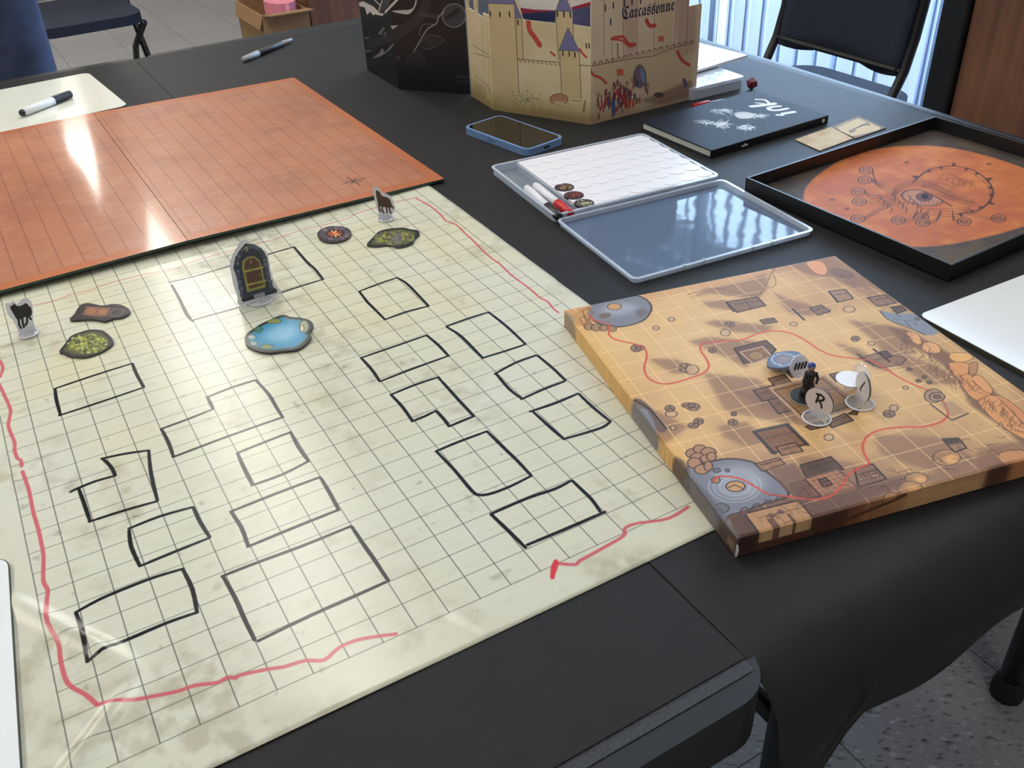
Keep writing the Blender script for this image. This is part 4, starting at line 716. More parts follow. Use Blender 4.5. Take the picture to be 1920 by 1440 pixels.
# phone
o = at(962, 251, .3); ang = math.radians(-50.5); ph = thing('phone', 'smartphone with dark screen in a pale blue case', 'phone', (o[0], o[1], .02), ang)
g = MB(); g.prism(rrect(-3.0, 3.0, -1.52, 1.52, .5), 0, .42); g.build('case', pm('phone_case_blue', (112, 142, 184), .45, noise=.02), ph, bevel=.12, smooth=True, seg=3)
g = MB(); g.prism(rrect(-2.83, 2.83, -1.36, 1.36, .4), .40, .435); g.build('screen', pm('phone_glass', (14, 12, 12), .06, noise=.01), ph)
g = MB()
for x in (-.6, -.2): g.box(x, x + .3, -1.56, -1.5, .18, .27)
g.build('side_button', pm('phone_case_dark', (76, 100, 140), .5, noise=.02), ph)
g = MB(); g.box(2.98, 3.02, -.22, .22, .15, .28); g.build('charge_port', pm('port_dark', (20, 24, 32), .5, noise=.02), ph)
# book
o = at(1331, 298, 0); BA = math.radians(30.8); bk = thing('book', 'black hardback book with white ink splatter creatures on its cover', 'book', (o[0], o[1], .02), BA); BW, BH, BT = 9.5, 6.25, .5
navy = pm('book_cloth', (24, 26, 36), .42, noise=.08)
fm = Flat(o, BA, BT); A = Art(0, BW, 0, BH, 110, (25, 28, 40), fm); WH = (226, 226, 222); r8 = random.Random(8)
for cx, cy, rx, ry, n_ in ((1348, 210, 20, 5, 45), (1398, 218, 20, 4, 50), (1395, 240, 16, 5, 45), (1348, 234, 18, 7, 50), (1320, 230, 22, 3, 18), (1422, 218, 10, 3, 20)):
    for k in range(n_):
        a = r8.uniform(0, 6.28); q = r8.random() ** .5; x, y = cx + rx * q * math.cos(a), cy + ry * q * math.sin(a); A.line([(x, y), (x + r8.uniform(3, 9), y + r8.uniform(-3, 2)), (x + r8.uniform(6, 14), y + r8.uniform(-3, 4))], r8.uniform(.02, .07), WH, r8.uniform(.5, .95), smooth=2)
A.poly([(1378, 212), (1396, 210), (1412, 214), (1408, 222), (1388, 223), (1378, 218)], (214, 212, 206), .9, .05, smooth=3); A.line([(1300, 228), (1326, 226), (1350, 236), (1366, 226)], .08, WH, .8, smooth=3)
for k in range(36): A.ell(1370 + r8.gauss(0, 40), 225 + r8.gauss(0, 14), r8.uniform(.5, 1.6), r8.uniform(.4, .9), WH, .8)
def letter(*segs):
    for sg in segs: A.line(sg, .30, (236, 236, 232), 1, smooth=3)
A.line([(1410, 200), (1430, 198), (1451, 195)], .42, WH, 1, smooth=3); A.line([(1417, 187), (1434, 188), (1443, 195)], .2, WH, 1, smooth=3); A.line([(1418, 193.5), (1432, 195)], .18, WH, 1)
A.line([(1462, 199.5), (1448, 201), (1441, 203.5), (1446, 207), (1460, 207), (1476, 204)], .3, WH, 1, smooth=3); A.line([(1469, 213.5), (1488, 210.5)], .36, WH, 1); A.line([(1458, 216), (1466, 216.3)], .3, WH, 1)
bim = A.image('book_cover_print'); cov = pm('book_cover', (25, 28, 40), .6, spec=.22, img=bim)
g = MB(); g.prism([(0, 0), (BW, 0), (BW, BH), (0, BH)], BT - .06, BT, side=1); g.build('front_cover', [cov, navy], bk, uv=A.uv)
g = MB(); g.box(0, BW, 0, BH, 0, .06); g.build('back_cover', navy, bk)
g = MB(); g.box(.12, BW - .12, .1, BH - .12, .06, BT - .06); g.build('page_block', pm('pages', (222, 218, 204), .8, noise=.08, nscale=400), bk)
g = MB(); g.box(-.0, BW, -.06, .04, 0, BT); g.build('spine', navy, bk, bevel=.05)
sp = pm('spine_print', (226, 226, 222), .5, noise=.02)
g = MB(); P = [(2.35, .15), (2.85, .15), (2.85, .24), (2.7, .24), (2.62, .34), (2.54, .24), (2.35, .24)]; g.add([(x, -.075, z) for x, z in P], [tuple(range(len(P)))]); g.build('spine_title', sp, bk, solid=.01)
g = MB(); P = circ(BW - .45, .25, .12, .12, 14); g.add([(x, -.075, z) for x, z in P], [tuple(range(len(P)))]); g.build('spine_emblem', sp, bk, solid=.01)
# cards beside the book
def quadcard(name, label, Q, fn, z=0.03):
    P = [at(*q, z)[:2] for q in Q]; o = P[0]; ang = math.atan2(*(P[1] - P[0])[::-1]); F = Flat(o, ang, z); Lc = [F(*q) for q in Q]; xs_ = [p[0] for p in Lc]; ys_ = [p[1] for p in Lc]
    A = Art(min(xs_), max(xs_), min(ys_), max(ys_), 130, (196, 168, 124), F); n = A.noise(.8, 3); A.tint(n * .8 + .2, (176, 146, 102), .6); A.tint(-n, (214, 190, 148), .5); fn(A); im = A.image(label.replace(' ', '_')[:40])
    b = MB(); b.prism(Lc, 0, .05, side=1); o_ = b.build(name, [pm('card_' + label, (190, 160, 120), .6, spec=.2, img=im), pm('card_edge', (120, 96, 70), .7, noise=.1)], uv=A.uv, loc=(o[0], o[1], z), rz=ang); return tag(o_, label, 'card')
quadcard('card', 'plain parchment card lying by the book', [(1537, 284), (1599, 261), (1558, 239), (1490, 263)], lambda A: None)
def frame1(A):
    A.poly([(1603, 262), (1661, 241), (1608, 219), (1557, 239)], (112, 98, 84), .8); A.poly([(1568, 240), (1604, 224), (1618, 226), (1650, 240), (1640, 247), (1604, 256), (1592, 254)], (206, 182, 136), 1, smooth=2)
    A.line([(1572, 240), (1606, 223), (1652, 240)], .05, (72, 58, 50), .8); A.line([(1592, 247), (1600, 244), (1622, 234)], .1, (40, 32, 30), .95); A.line([(1594, 250), (1603, 246)], .1, (40, 32, 30), .95); A.line([(1614, 236), (1630, 236), (1624, 232)], .09, (40, 32, 30), .95)
    for k in range(10): A.line([(1560 + k * 5, 240 - k * 2), (1563 + k * 5, 242 - k * 2)], .04, (70, 58, 52), .6)
quadcard('card', 'ornate framed card bearing a number one, partly under the tray', [(1604, 261), (1661, 241), (1608, 219), (1559, 239)], frame1, .035)
# ---------------------------------------------------------------- clear plastic case with tokens and markers
CAA = math.radians(24.0); o = at(1042, 421, .0); pc = plastic('case_plastic', (190, 206, 226), .34, .1); cs2 = thing('plastic_case', 'open hinged clear plastic case, its lid lying flat', 'case', (o[0], o[1], .02), CAA)
def tray(nm, x0, x1, y0, y1, h, mat_, fl_=.05, th=.07, rim=.18):
    g = MB(); g.prism(rrect(x0, x1, y0, y1, .3, 4), 0, fl_); fo = g.build(nm, mat_, cs2)
    A0, B0 = rrect(x0, x1, y0, y1, .3, 4), rrect(x0 + th, x1 - th, y0 + th, y1 - th, .25, 4); n = len(A0); g = MB()
    R0 = rrect(x0 - rim / 2, x1 + rim / 2, y0 - rim / 2, y1 + rim / 2, .38, 4)
    V = [(x, y, fl_) for x, y in A0] + [(x, y, h) for x, y in A0] + [(x, y, h) for x, y in R0] + [(x, y, h + .05) for x, y in R0] + [(x, y, h + .05) for x, y in B0] + [(x, y, fl_) for x, y in B0]
    for L_ in range(5):
        for i in range(n): g.f.append((L_ * n + i, L_ * n + (i + 1) % n, (L_ + 1) * n + (i + 1) % n, (L_ + 1) * n + i)); g.mi.append(0)
    g.v = V; g.build(nm.replace('floor', 'wall'), plastic('case_rim', (214, 224, 238), .6, .15), cs2); return fo
tray('base_floor', 0, 9.9, .1, 7.7, .42, pc); tray('lid_floor', .05, 10.0, -7.35, -.12, .24, plastic('lid_plastic', (140, 164, 200), .42, .05, bump=.16, bscale=16, gloss=.5))
hz_ = plastic('hinge_plastic', (205, 215, 230), .5, .12)
for x in (1.2, 7.4): g = MB(); g.box(x, x + 1.6, -.14, .12, .2, .27); g.build('hinge', hz_, cs2)
for x in (2.6, 3.7, 6.4, 7.5): g = MB(); g.box(x, x + .1, -7.42, -7.25, .1, .32); g.build('clip', hz_, cs2)
g = MB(); g.box(1.42, 1.5, .2, 7.6, .05, .38); g.build('divider', hz_, cs2)
# token sheet: white discs packed on a white backing
F = Flat(o, CAA, .42); xa, ya = F(976, 308); xb, yb = F(1342, 338)
ts = thing('token_sheet', 'white sheet of round dry-erase tokens lying in the plastic case', 'token sheet', (o[0], o[1], .02), CAA); tw = pm('token_white', (238, 236, 240), .35, noise=.01)
g = MB(); g.box(1.55, 9.75, .25, 7.55, .30, .436); g.build('backing', tw, ts); dk = MB(); dk.lathe([(.49, 0), (.52, .015), (.52, .045), (.50, .055)], 28); disc = None; pr_ = []
prints = {(0, 0): 'a', (0, 1): 'b', (0, 2): 'c'}
def tokart(nm, px, seed, cols):
    A = Art(-.52, .52, -.52, .52, 90, (44, 34, 36)); r = random.Random(seed)
    for k in range(60): a = r.uniform(0, 6.28); q = r.random() ** .7 * .42; A.line([(q * math.cos(a), q * math.sin(a)), (q * math.cos(a) + r.uniform(-.12, .12), q * math.sin(a) + r.uniform(-.12, .12))], r.uniform(.03, .09), r.choice(cols), .8, raw=True)
    A.line(circ(0, 0, .49), .05, (24, 18, 18), 1, raw=True, closed=True); return A
TC = [(1, 353, 1058), (2, 368, 1076), (3, 383, 1095)]
pcs = [(F(1058, 353), [(150, 96, 60), (206, 172, 120), (90, 56, 44)]), (F(1076, 368), [(150, 40, 44), (90, 30, 40), (200, 90, 70)]), (F(1095, 383), [(196, 190, 150), (120, 118, 90), (230, 226, 200)])]
for i in range(8):
    for j in range(7):
        x, y = 2.15 + i * 1.03, .82 + j * 1.03 + (.0 if i % 2 == 0 else .0)
        if any(math.hypot(x - c[0][0], y - c[0][1]) < .8 for c in pcs): continue
        if disc is None: disc = dk.build('disc', tw, ts); q = disc
        else: q = disc.copy(); C.objects.link(q); q.parent = ts
        q.location = Vector((x, y, .388)) * IN; q.rotation_euler = (-.05, random.uniform(-.012, .012), 0)
for k, (c, cols) in enumerate(pcs):
    A = tokart('t', 0, k, cols); im = A.image('token_print_%d' % k); g = MB(); g.prism(circ(0, 0, .52, .52, 28), 0, .08, side=1); q = g.build('printed_disc', [pm('token_print_%d' % k, (120, 80, 60), .35, img=im), blk], ts, uv=A.uv); q.location = Vector((c[0], c[1], .385)) * IN
    q['label'] = ['printed tan and brown disc', 'printed dark red disc', 'printed pale olive disc'][k]
for lab, pa, pb, cm_ in (('white marker with black cap lying in the plastic case', (987, 352), (1049, 408), blk), ('white marker with red cap lying in the plastic case', (1003, 347), (1070, 401), redm)):
    pen('marker', lab, 'marker', pa, pb, .34, [('end_plug', 0, .05, .17, .2, wht), ('barrel', .05, .64, .21, .21, wht), ('cap', .64, 1, .24, .22, cm_)])
# clear zip box and white box behind the castle screen
o = at(1393, 166, 0); t = thing('storage_box', 'milky clear plastic box beside the castle screen', 'box', (o[0], o[1], .02), math.radians(28)); g = MB(); g.prism(rrect(-4.5, 0, 0, 3.4, .3, 4), 0, .6); g.build('body', plastic('milky_box', (206, 214, 232), .7, .12, bump=.6, bscale=45), t, bevel=.1); g = MB(); g.prism(rrect(-4.55, .05, -.05, 3.45, .3, 4), .6, .8); g.build('lid', plastic('milky_lid', (222, 228, 240), .6, .1, bump=.6, bscale=45), t, bevel=.08)
WT = pm('white_card', (232, 230, 236), .5, noise=.01)
o = at(1308, 131, 1.1); o2 = at(1402, 103, 1.1); ang = math.atan2(o2[1] - o[1], o2[0] - o[0]); L = np.linalg.norm(o2 - o)
t = thing('game_box', 'flat white box lid resting behind and over the clear plastic box', 'box', (o2[0], o2[1], -.8), ang); g = MB(); g.box(-L - 1.5, 0, 0, 5.6, 1.75, 1.9); g.build('lid_top', WT, t); g = MB(); g.box(-L - 1.5, -.6, 2.6, 5.4, .83, 1.75); g.build('inner_tray', pm('black_card_tray', (26, 26, 30), .6, noise=.1), t)
for nm, (x0, x1, y0, y1) in (('black_square', (-L + .15, -L + .55, .3, .75)),): g = MB(); g.box(x0, x1, y0, y1, 1.9, 1.91); g.build(nm, blk, t)
g = MB()
for k in range(7): g.box(-L + 1.6 + k * .32, -L + 1.8 + k * .32, .7 + (k % 2) * .06, .76 + (k % 2) * .06, 1.9, 1.91)
g.box(-L + 2, -1.2, 1.3, 1.34, 1.9, 1.905); g.build('small_print', pm('grey_print', (140, 138, 150), .6, noise=.05), t)
# ---------------------------------------------------------------- black tray with the eye ornament
o = at(1776, 531, 0); TA = math.radians(30.9); TW, TD, TH_ = 15.1, 12.35, .85; tr = thing('box_lid_tray', 'black upturned box lid printed inside with an orange eye emblem', 'tray', (o[0], o[1], .02), TA)
F = Flat(o, TA, .12); A = Art(0, TW, 0, TD, 84, (78, 66, 58), F); n = A.noise(1.2, 21, 4); A.tint(n, (108, 94, 62), .5); A.tint(-n - .1, (52, 50, 62), .5)
OR = [(1507, 375), (1512, 350), (1545, 320), (1600, 290), (1680, 275), (1760, 275), (1840, 290), (1925, 318), (1980, 350), (1990, 400), (1925, 424), (1850, 445), (1760, 462), (1680, 462), (1620, 448), (1560, 425), (1520, 400)]
A.line(OR, .35, (58, 60, 70), .7, closed=True, smooth=3); A.poly(OR, (198, 112, 64), 1, .05, smooth=3)
A2 = A.noise(.8, 33, 4); msk = Art(0, TW, 0, TD, 84, (0, 0, 0), F); msk.poly(OR, (255, 255, 255), 1, .3, smooth=3); mk = msk.a[..., 0]; del msk
A.tint((A2 * .8 + .1) * mk, (176, 92, 66), .6); A.tint((-A2 * .8) * mk, (222, 150, 84), .55)
for k in range(-2, 18): A.line([(k * .98, 0), (k * .98 + .0, TD)], .025, (222, 160, 110), .25 if 1 < k < 14 else 0, raw=True)
for k in range(1, 12): A.line([(1, k * .98), (14, k * .98)], .025, (222, 160, 110), .25, raw=True)
DI = (70, 46, 46)
def ink(P, w_=.07, a_=.85, **k): A.line(P, w_, DI, a_, smooth=3, **k)
A.poly([(1690, 366), (1700, 358), (1722, 357), (1748, 366), (1768, 380), (1748, 386), (1716, 384), (1698, 377)], (186, 128, 104), .9, .02, smooth=3); ink([(1690, 366), (1700, 358), (1722, 357), (1748, 366), (1784, 387)], .1); ink([(1690, 366), (1698, 377), (1716, 384), (1748, 386), (1768, 380)], .08)
A.ell(1733, 370, 15, 8, (112, 70, 76), .95, .05, DI); A.ell(1734, 369, 7, 5, (38, 28, 34), 1)
for k in range(10): t_ = k / 9; x = 1694 + 70 * t_; ink([(x, 384 - 3 * t_), (x + 2, 379 - 2 * t_)], .04, .6)
for q in range(4): ink([(1672 + 3 * q, 368 - q), (1682 + q * 3, 350 + q * 2), (1712, 340 + q * 3), (1750, 342 + q * 3), (1790, 350 + q * 4)], .045, .7)
for q in range(4): ink([(1684 - q * 3, 376 + q * 3), (1706, 388 + q * 4), (1744, 392 + q * 4), (1790, 392 + q * 5), (1820, 388 + q * 2)], .04, .6)
# thorny border arcs and scrolls round the eye
arc1 = cat([(1712, 342), (1740, 320), (1780, 312), (1820, 318), (1850, 338), (1862, 362), (1850, 384), (1824, 398), (1790, 402)], 5); ink(arc1, .09); ink([(p[0] - 4, p[1] + 5) for p in arc1], .04, .6)
for i, p in enumerate(arc1[2:-2:3]):
    dx, dy = p[0] - 1790, (p[1] - 358) * 1.8; r = math.hypot(dx, dy); ux, uy = dx / r, dy / r / 1.8; s_ = 14 if i % 3 == 0 else -9; A.poly([(p[0] - uy * 9, p[1] + ux * 4), (p[0] + ux * s_, p[1] + uy * s_), (p[0] + uy * 9, p[1] - ux * 4)], DI, .85, .015)
for q in range(5): ink([(1728, 342 + q * 4), (1756, 348 + q * 4), (1790, 366 + q * 3), (1826, 374 + q * 3)], .06 + .05 * (q == 2), .75)
for q in range(6): ink([(1760 + q * 12, 336 + q * 4), (1772 + q * 10, 326 + q * 3), (1790 + q * 8, 330 + q * 5)], .035, .5)
ink([(1775, 340), (1786, 334), (1800, 338), (1806, 346), (1796, 350), (1786, 344)], .05, .6)
rings = [(1624, 320), (1622, 338), (1609, 360), (1611, 379), (1608, 411), (1684, 414), (1728, 408), (1730, 418), (1808, 416), (1872, 410)]
for k, (x, y) in enumerate(rings):
    A.ell(x, y, 13, 7.5, (186, 116, 84), .8, .06, DI); A.ell(x, y, 7, 4, 0, 0, .05, DI); ink([(x - 3, y), (x + 3, y)], .07, .9)
    tx_, ty_ = (1680, 352 + k * 6) if k < 5 else (1720 + (k - 5) * 22, 394)
    for q in range(3): ink([(x + (12 if k < 5 else 4), y - 2 + q * 2), ((x + tx_) / 2 + (8 if k % 2 else -8), (y + ty_) / 2 + 5 + q * 3), (tx_, ty_ + q * 3)], .045, .65)
for k in range(12): x = 1645 + k * 7; y = 366 + (k % 4) * 7; ink([(x, y), (x + 6, y + 4), (x + 4, y + 12)], .06, .7)
for x, y in ((1560, 375), (1588, 392), (1700, 305), (1854, 308)): A.ell(x, y, 5, 2.5, DI, .5)
tim = A.image('eye_emblem_print'); inm = pm('tray_print', (60, 50, 46), .6, spec=.2, img=tim); blk2 = pm('tray_black', (22, 22, 24), .42, noise=.12, nscale=60)
g = MB(); g.cur = 0; g.prism([(0, 0), (TW, 0), (TW, TD), (0, TD)], .02, .12, side=1); g.build('printed_floor', [inm, blk2], tr, uv=A.uv)
for x0, x1, y0, y1 in ((0, TW, -.0, .13), (0, TW, TD - .13, TD), (0, .13, .13, TD - .13), (TW - .13, TW, .13, TD - .13)): g = MB(); g.box(x0, x1, y0, y1, 0, TH_); g.build('wall', blk2, tr, bevel=.02)
# ================================================================ tokens and stand-up figures
rimd = pm('token_edge', (74, 72, 72), .6, noise=.1)
def flat_token(name, label, cat_, P, ppi, base, fn, z, th=.08, sm=3, edge=None):
    c = np.mean([at(*p, z + th)[:2] for p in P], axis=0); F = Flat(c, 0, z + th); Q = cat([F(*p) for p in P], sm, True); xs_ = [q[0] for q in Q]; ys_ = [q[1] for q in Q]
    A = Art(min(xs_) - .02, max(xs_) + .02, min(ys_) - .02, max(ys_) + .02, ppi, base, F); fn(A, P); im = A.image(label.replace(' ', '_')[:45])
    t = thing(name, label, cat_, (c[0], c[1], z)); b = MB(); b.prism(Q, 0, th - .01); b.build('card_base', edge or rimd, t); b = MB(); b.prism(Q, th - .01, th, side=1); b.build('printed_face', [pm('face_' + label, (90, 90, 80), .3, img=im), edge or rimd], t, uv=A.uv); return t
def shrink(P, f): c = np.mean(P, axis=0); return [tuple(c + (np.array(p) - c) * f) for p in P]
def bush(seed, cols):
    def fn(A, P):
        r = random.Random(seed); A.poly(shrink(P, .84), (92, 96, 52), .9, .04, smooth=3); c = np.mean(P, axis=0); sx = (max(p[0] for p in P) - min(p[0] for p in P)) / 2 * .74; sy = (max(p[1] for p in P) - min(p[1] for p in P)) / 2 * .74
        for k in range(230):
            a = r.uniform(0, 6.28); q = r.random() ** .6; x, y = c[0] + sx * q * math.cos(a), c[1] + sy * q * math.sin(a); A.ell(x, y, r.uniform(2, 4.5), r.uniform(1.2, 2.4), r.choice(cols), r.uniform(.5, .95), blur=.01, rot=r.uniform(-.5, .5))
    return fn
MZ = .09
flat_token('bush_token', 'round green bush tile near the black dog figure', 'game tile', [(111, 659), (122, 644), (133, 630), (150, 623), (168, 618), (190, 619), (202, 626), (211, 636), (211, 645), (196, 656), (178, 664), (160, 669), (132, 668), (118, 662)], 120, (38, 40, 40), bush(2, [(150, 156, 64), (176, 180, 80), (96, 100, 46), (120, 128, 56), (60, 64, 36), (196, 198, 110)]), MZ)
def bush2(A, P): bush(5, [(150, 146, 60), (96, 90, 60), (60, 58, 52), (170, 166, 70), (116, 112, 110), (80, 84, 44)])(A, P); A.poly([(735, 445), (746, 436), (756, 444), (748, 456), (738, 456)], (112, 110, 116), .7, .05, smooth=2)
flat_token('bush_token', 'mossy rock tile between the orange board corner and marker houses', 'game tile', [(688, 457), (700, 444), (712, 433), (735, 428), (758, 427), (770, 430), (784, 432), (786, 440), (778, 447), (772, 456), (748, 463), (730, 459), (705, 461), (692, 460)], 120, (34, 36, 38), bush2, MZ)
def fire(A, P):
    c = np.mean(P, axis=0); r = random.Random(1)
    for k in range(13): a = k * 2 * math.pi / 13; A.ell(c[0] + 24 * math.cos(a), c[1] + 10.5 * math.sin(a), 6.5, 3.4, r.choice([(108, 92, 100), (84, 70, 80), (120, 104, 108)]), .95, .02, (30, 20, 24))
    A.ell(c[0], c[1], 16, 7, (70, 34, 32), .9, blur=.04)
    for k in range(9): a = k * 2 * math.pi / 9; A.line([c, (c[0] + 12 * math.cos(a), c[1] + 6 * math.sin(a))], .09, r.choice([(232, 120, 60), (240, 170, 90), (206, 80, 44)]), .95)
flat_token('campfire_token', 'round campfire tile on the cream mat beneath the orange board', 'game tile', [(595, 440), (600, 431), (614, 425), (632, 424), (650, 427), (658, 434), (656, 443), (645, 450), (624, 454), (604, 451)], 120, (40, 28, 34), fire, MZ)
def pondf(A, P):
    A.poly(shrink(P, .93), (96, 110, 92), .9, .02, smooth=3); A.poly(shrink(P, .84), (66, 142, 178), 1, .06, smooth=3); A.poly(shrink(P, .5), (150, 194, 216), .9, .25, smooth=3); A.line(shrink(P, .9), .05, (20, 30, 34), .7, closed=True, smooth=3)
    for x, y, rx, ry, c in ((513, 602, 14, 5, (146, 142, 80)), (570, 612, 9, 11, (170, 160, 120)), (566, 616, 4, 6, (216, 206, 180)), (472, 632, 8, 4, (176, 182, 170)), (476, 644, 7, 4, (170, 176, 164)), (500, 650, 12, 4, (150, 150, 90)), (484, 618, 8, 6, (74, 122, 100))): A.ell(x, y, rx, ry, c, .9, .03, (48, 60, 50), blur=.03)
flat_token('pond_token', 'blue pond tile in front of the door figure', 'game tile', [(459, 636), (462, 626), (474, 617), (486, 609), (500, 602), (515, 595), (532, 590), (545, 594), (566, 596), (583, 602), (587, 612), (580, 624), (584, 632), (572, 646), (556, 655), (530, 658), (500, 661), (476, 655), (462, 646)], 120, (32, 38, 38), pondf, MZ)
def rugf(A, P):
    A.poly([(152, 593), (160, 573), (222, 577), (236, 583), (214, 594), (180, 597)], (72, 48, 46), .95); A.poly([(156, 590), (163, 575), (206, 578), (200, 592), (176, 593)], (124, 80, 54), .95); A.poly([(160, 588), (166, 577), (182, 578), (178, 590)], (166, 112, 68), .9, .04); A.poly([(182, 589), (186, 578), (202, 580), (197, 590)], (170, 116, 72), .9, .04); A.poly([(206, 590), (212, 579), (232, 581), (222, 592)], (44, 38, 40), 1)
    for P2 in ([(156, 590), (163, 575), (206, 578), (200, 592)], [(206, 591), (212, 579), (234, 582), (222, 593)]): A.line(P2, .035, (150, 120, 130), .8, closed=True)
flat_token('cart_token', 'dark brown wooden wagon tile above the green bush tile', 'game tile', [(131, 597), (140, 588), (150, 572), (168, 568), (190, 573), (208, 570), (226, 571), (243, 580), (241, 588), (226, 595), (212, 596), (196, 602), (176, 598), (150, 599), (134, 600)], 120, (44, 38, 40), rugf, MZ, sm=2)
clr = plastic('clear_stand', (246, 246, 252), .2, .06); rimw = pm('clear_rim', (226, 226, 232), .2, noise=.01); clr2 = plastic('clear_sleeve', (232, 232, 240), .62, .1)
def stand(t, x, y, r=.42, ang=0, h=.3, w_=.5, z0=0):
    g = MB(); g.lathe([(r, z0), (r, z0 + .07), (r * .93, z0 + .1)], 28, x, y); o = g.build('stand_base', clr, t)
    g = MB(); g.tube([(x + r * math.cos(k * .2618), y + r * math.sin(k * .2618), z0 + .035) for k in range(25)], .035, 6, caps=False); g.build('stand_rim', rimw, t, smooth=True)
    c, s_ = math.cos(ang), math.sin(ang)
    for sd in (-.09, .07): g = MB(); V = [(x + c * u - s_ * v, y + s_ * u + c * v, z) for z in (z0 + .1, z0 + h) for u, v in ((-w_ / 2, sd), (w_ / 2, sd), (w_ / 2, sd + .03), (-w_ / 2, sd + .03))]; g.add(V, [(3, 2, 1, 0), (4, 5, 6, 7), (0, 1, 5, 4), (1, 2, 6, 5), (2, 3, 7, 6), (3, 0, 4, 7)]); g.build('stand_grip', clr, t)
def standee(name, label, cat_, pa, pb, zb, P, inner, fn, ppi=150, base=(226, 226, 236), sleeve=None, sr=.4, lean=0):
    wl = Wall(at(*pa, zb), at(*pb, zb)); c = (wl.A + wl.B) / 2; t = thing(name, label, cat_, (c[0], c[1], 0), wl.ang); Q = [wl(*p) for p in P]; Q = [(q[0] - wl.L / 2, max(q[1], zb + .02)) for q in Q]
    mp_ = lambda px, py: (wl(px, py)[0] - wl.L / 2, wl(px, py)[1]); xs_ = [q[0] for q in Q]; zs = [q[1] for q in Q]; A = Art(min(xs_), max(xs_), min(zs), max(zs), ppi, base, mp_); fn(A); im = A.image(label.replace(' ', '_')[:45])
    Q = cat(Q, 2, True); b = MB(); n_ = len(Q); a = sum(Q[i][0] * Q[(i + 1) % n_][1] - Q[(i + 1) % n_][0] * Q[i][1] for i in range(n_)); Q = Q if a > 0 else Q[::-1]
    V = [(x, -.03, z) for x, z in Q] + [(x, .03, z) for x, z in Q]; b.add(V, [tuple(range(n_))]); b.cur = 1; b.add(V, [tuple(range(2 * n_ - 1, n_ - 1, -1))] + [((i + 1) % n_, i, n_ + i, n_ + (i + 1) % n_) for i in range(n_)])
    b.build('figure_card', [pm('print_' + label, (220, 220, 230), .35, img=im), pm('standee_edge', (150, 150, 160), .6, noise=.05)], t, uv=lambda x, y, z: A.uv(x, z)); stand(t, 0, 0, sr, 0, zb + .25, .5, zb); return t
def doorart(A):
    A.poly([(460, 456), (470, 458), (488, 468), (500, 482), (503, 500), (506, 520), (513, 540), (519, 542), (519, 548), (456, 566), (452, 562), (454, 555), (447, 535), (442, 515), (437, 502), (441, 482), (450, 468)], (52, 56, 72), 1, smooth=0)
    r = random.Random(4)
    for k in range(15): a = math.pi * (1.02 + k / 14 * .98); cx, cy = 471 + 26 * math.cos(a), 495 + 33 * math.sin(a); A.ell(cx, cy, 4.2, 5, r.choice([(110, 114, 122), (88, 92, 104), (74, 78, 92)]), .95, .02, (26, 28, 38), rot=a)
    for x, y in ((446, 515), (449, 535), (452, 548), (500, 505), (503, 520), (507, 534)): A.line([(x, y - 7), (x + 1, y + 6)], .16, (82, 88, 112), .9); A.line([(x - 2, y - 7), (x + 3, y - 8)], .06, (130, 134, 150), .8)
    A.poly([(463, 548), (453, 500), (455, 488), (464, 481), (476, 480), (486, 487), (491, 500), (498, 538)], (150, 148, 76), 1, smooth=0); A.poly([(467, 542), (457, 500), (459, 490), (466, 484), (476, 483), (484, 489), (488, 502), (494, 533)], (104, 72, 54), 1)
    for k in range(5): A.line([(462 + k * 5.6, 486 + abs(k - 2) * 2), (469 + k * 5.6, 541 - k * 1.6)], .03, (66, 44, 36), .8)
    for y in (508, 533): A.line([(458 + (y - 508) * .2, y + 1), (492 + (y - 508) * .2, y - 7)], .1, (168, 164, 86), 1); A.ell(474 + (y - 508) * .2, y - 3, 3, 2.4, (176, 172, 100), 1, .02)
    A.ell(487, 515, 3, 3.5, (120, 112, 70), 1, .03); A.line([(458, 467), (461, 463), (464, 467), (461, 471)], .05, (170, 168, 96), 1, smooth=2); A.ell(470, 491, 1.5, 2.5, (176, 170, 120), 1)
    A.line([(457, 556), (513, 541)], .12, (62, 68, 82), 1); A.line([(456, 563), (515, 546)], .10, (42, 48, 60), 1)
standee('door_figure', 'card wooden door in a grey stone arch on a clear stand', 'game figure', (448, 574), (526, 552), .12, [(452, 451), (462, 450), (471, 455), (490, 465), (502, 477), (506, 500), (513, 525), (523, 540), (526, 551), (488, 564), (449, 574), (446, 558), (438, 535), (434, 512), (431, 498), (437, 477), (444, 465)], None, doorart, sr=.55)
def horse(col, P, legs, dots):
    def fn(A):
        A.poly(P, col, 1, .01, smooth=2)
        for l in legs: A.line(l, .085, col, 1, smooth=2)
    return fn
standee('dog_figure', 'black four legged animal silhouette card on a clear stand', 'game figure', (38, 629), (68, 623), .1, [(10, 572), (14, 568), (20, 569), (24, 563), (29, 570), (35, 568), (41, 561), (50, 560), (58, 566), (62, 580), (62, 600), (66, 618), (66, 628), (50, 630), (38, 631), (32, 615), (24, 600), (14, 588)], None,
        horse((22, 22, 26), [(19, 575), (25, 571), (27, 568), (31, 573), (40, 573), (48, 568), (54, 573), (57, 582), (56, 592), (46, 594), (34, 600), (28, 592), (22, 582)], [[(35, 596), (36, 608), (40, 615)], [(42, 595), (43, 606), (45, 613)], [(50, 592), (51, 602), (48, 609)], [(54, 588), (55, 594), (58, 598)], [(56, 576), (58, 584), (57, 590)]], 0))
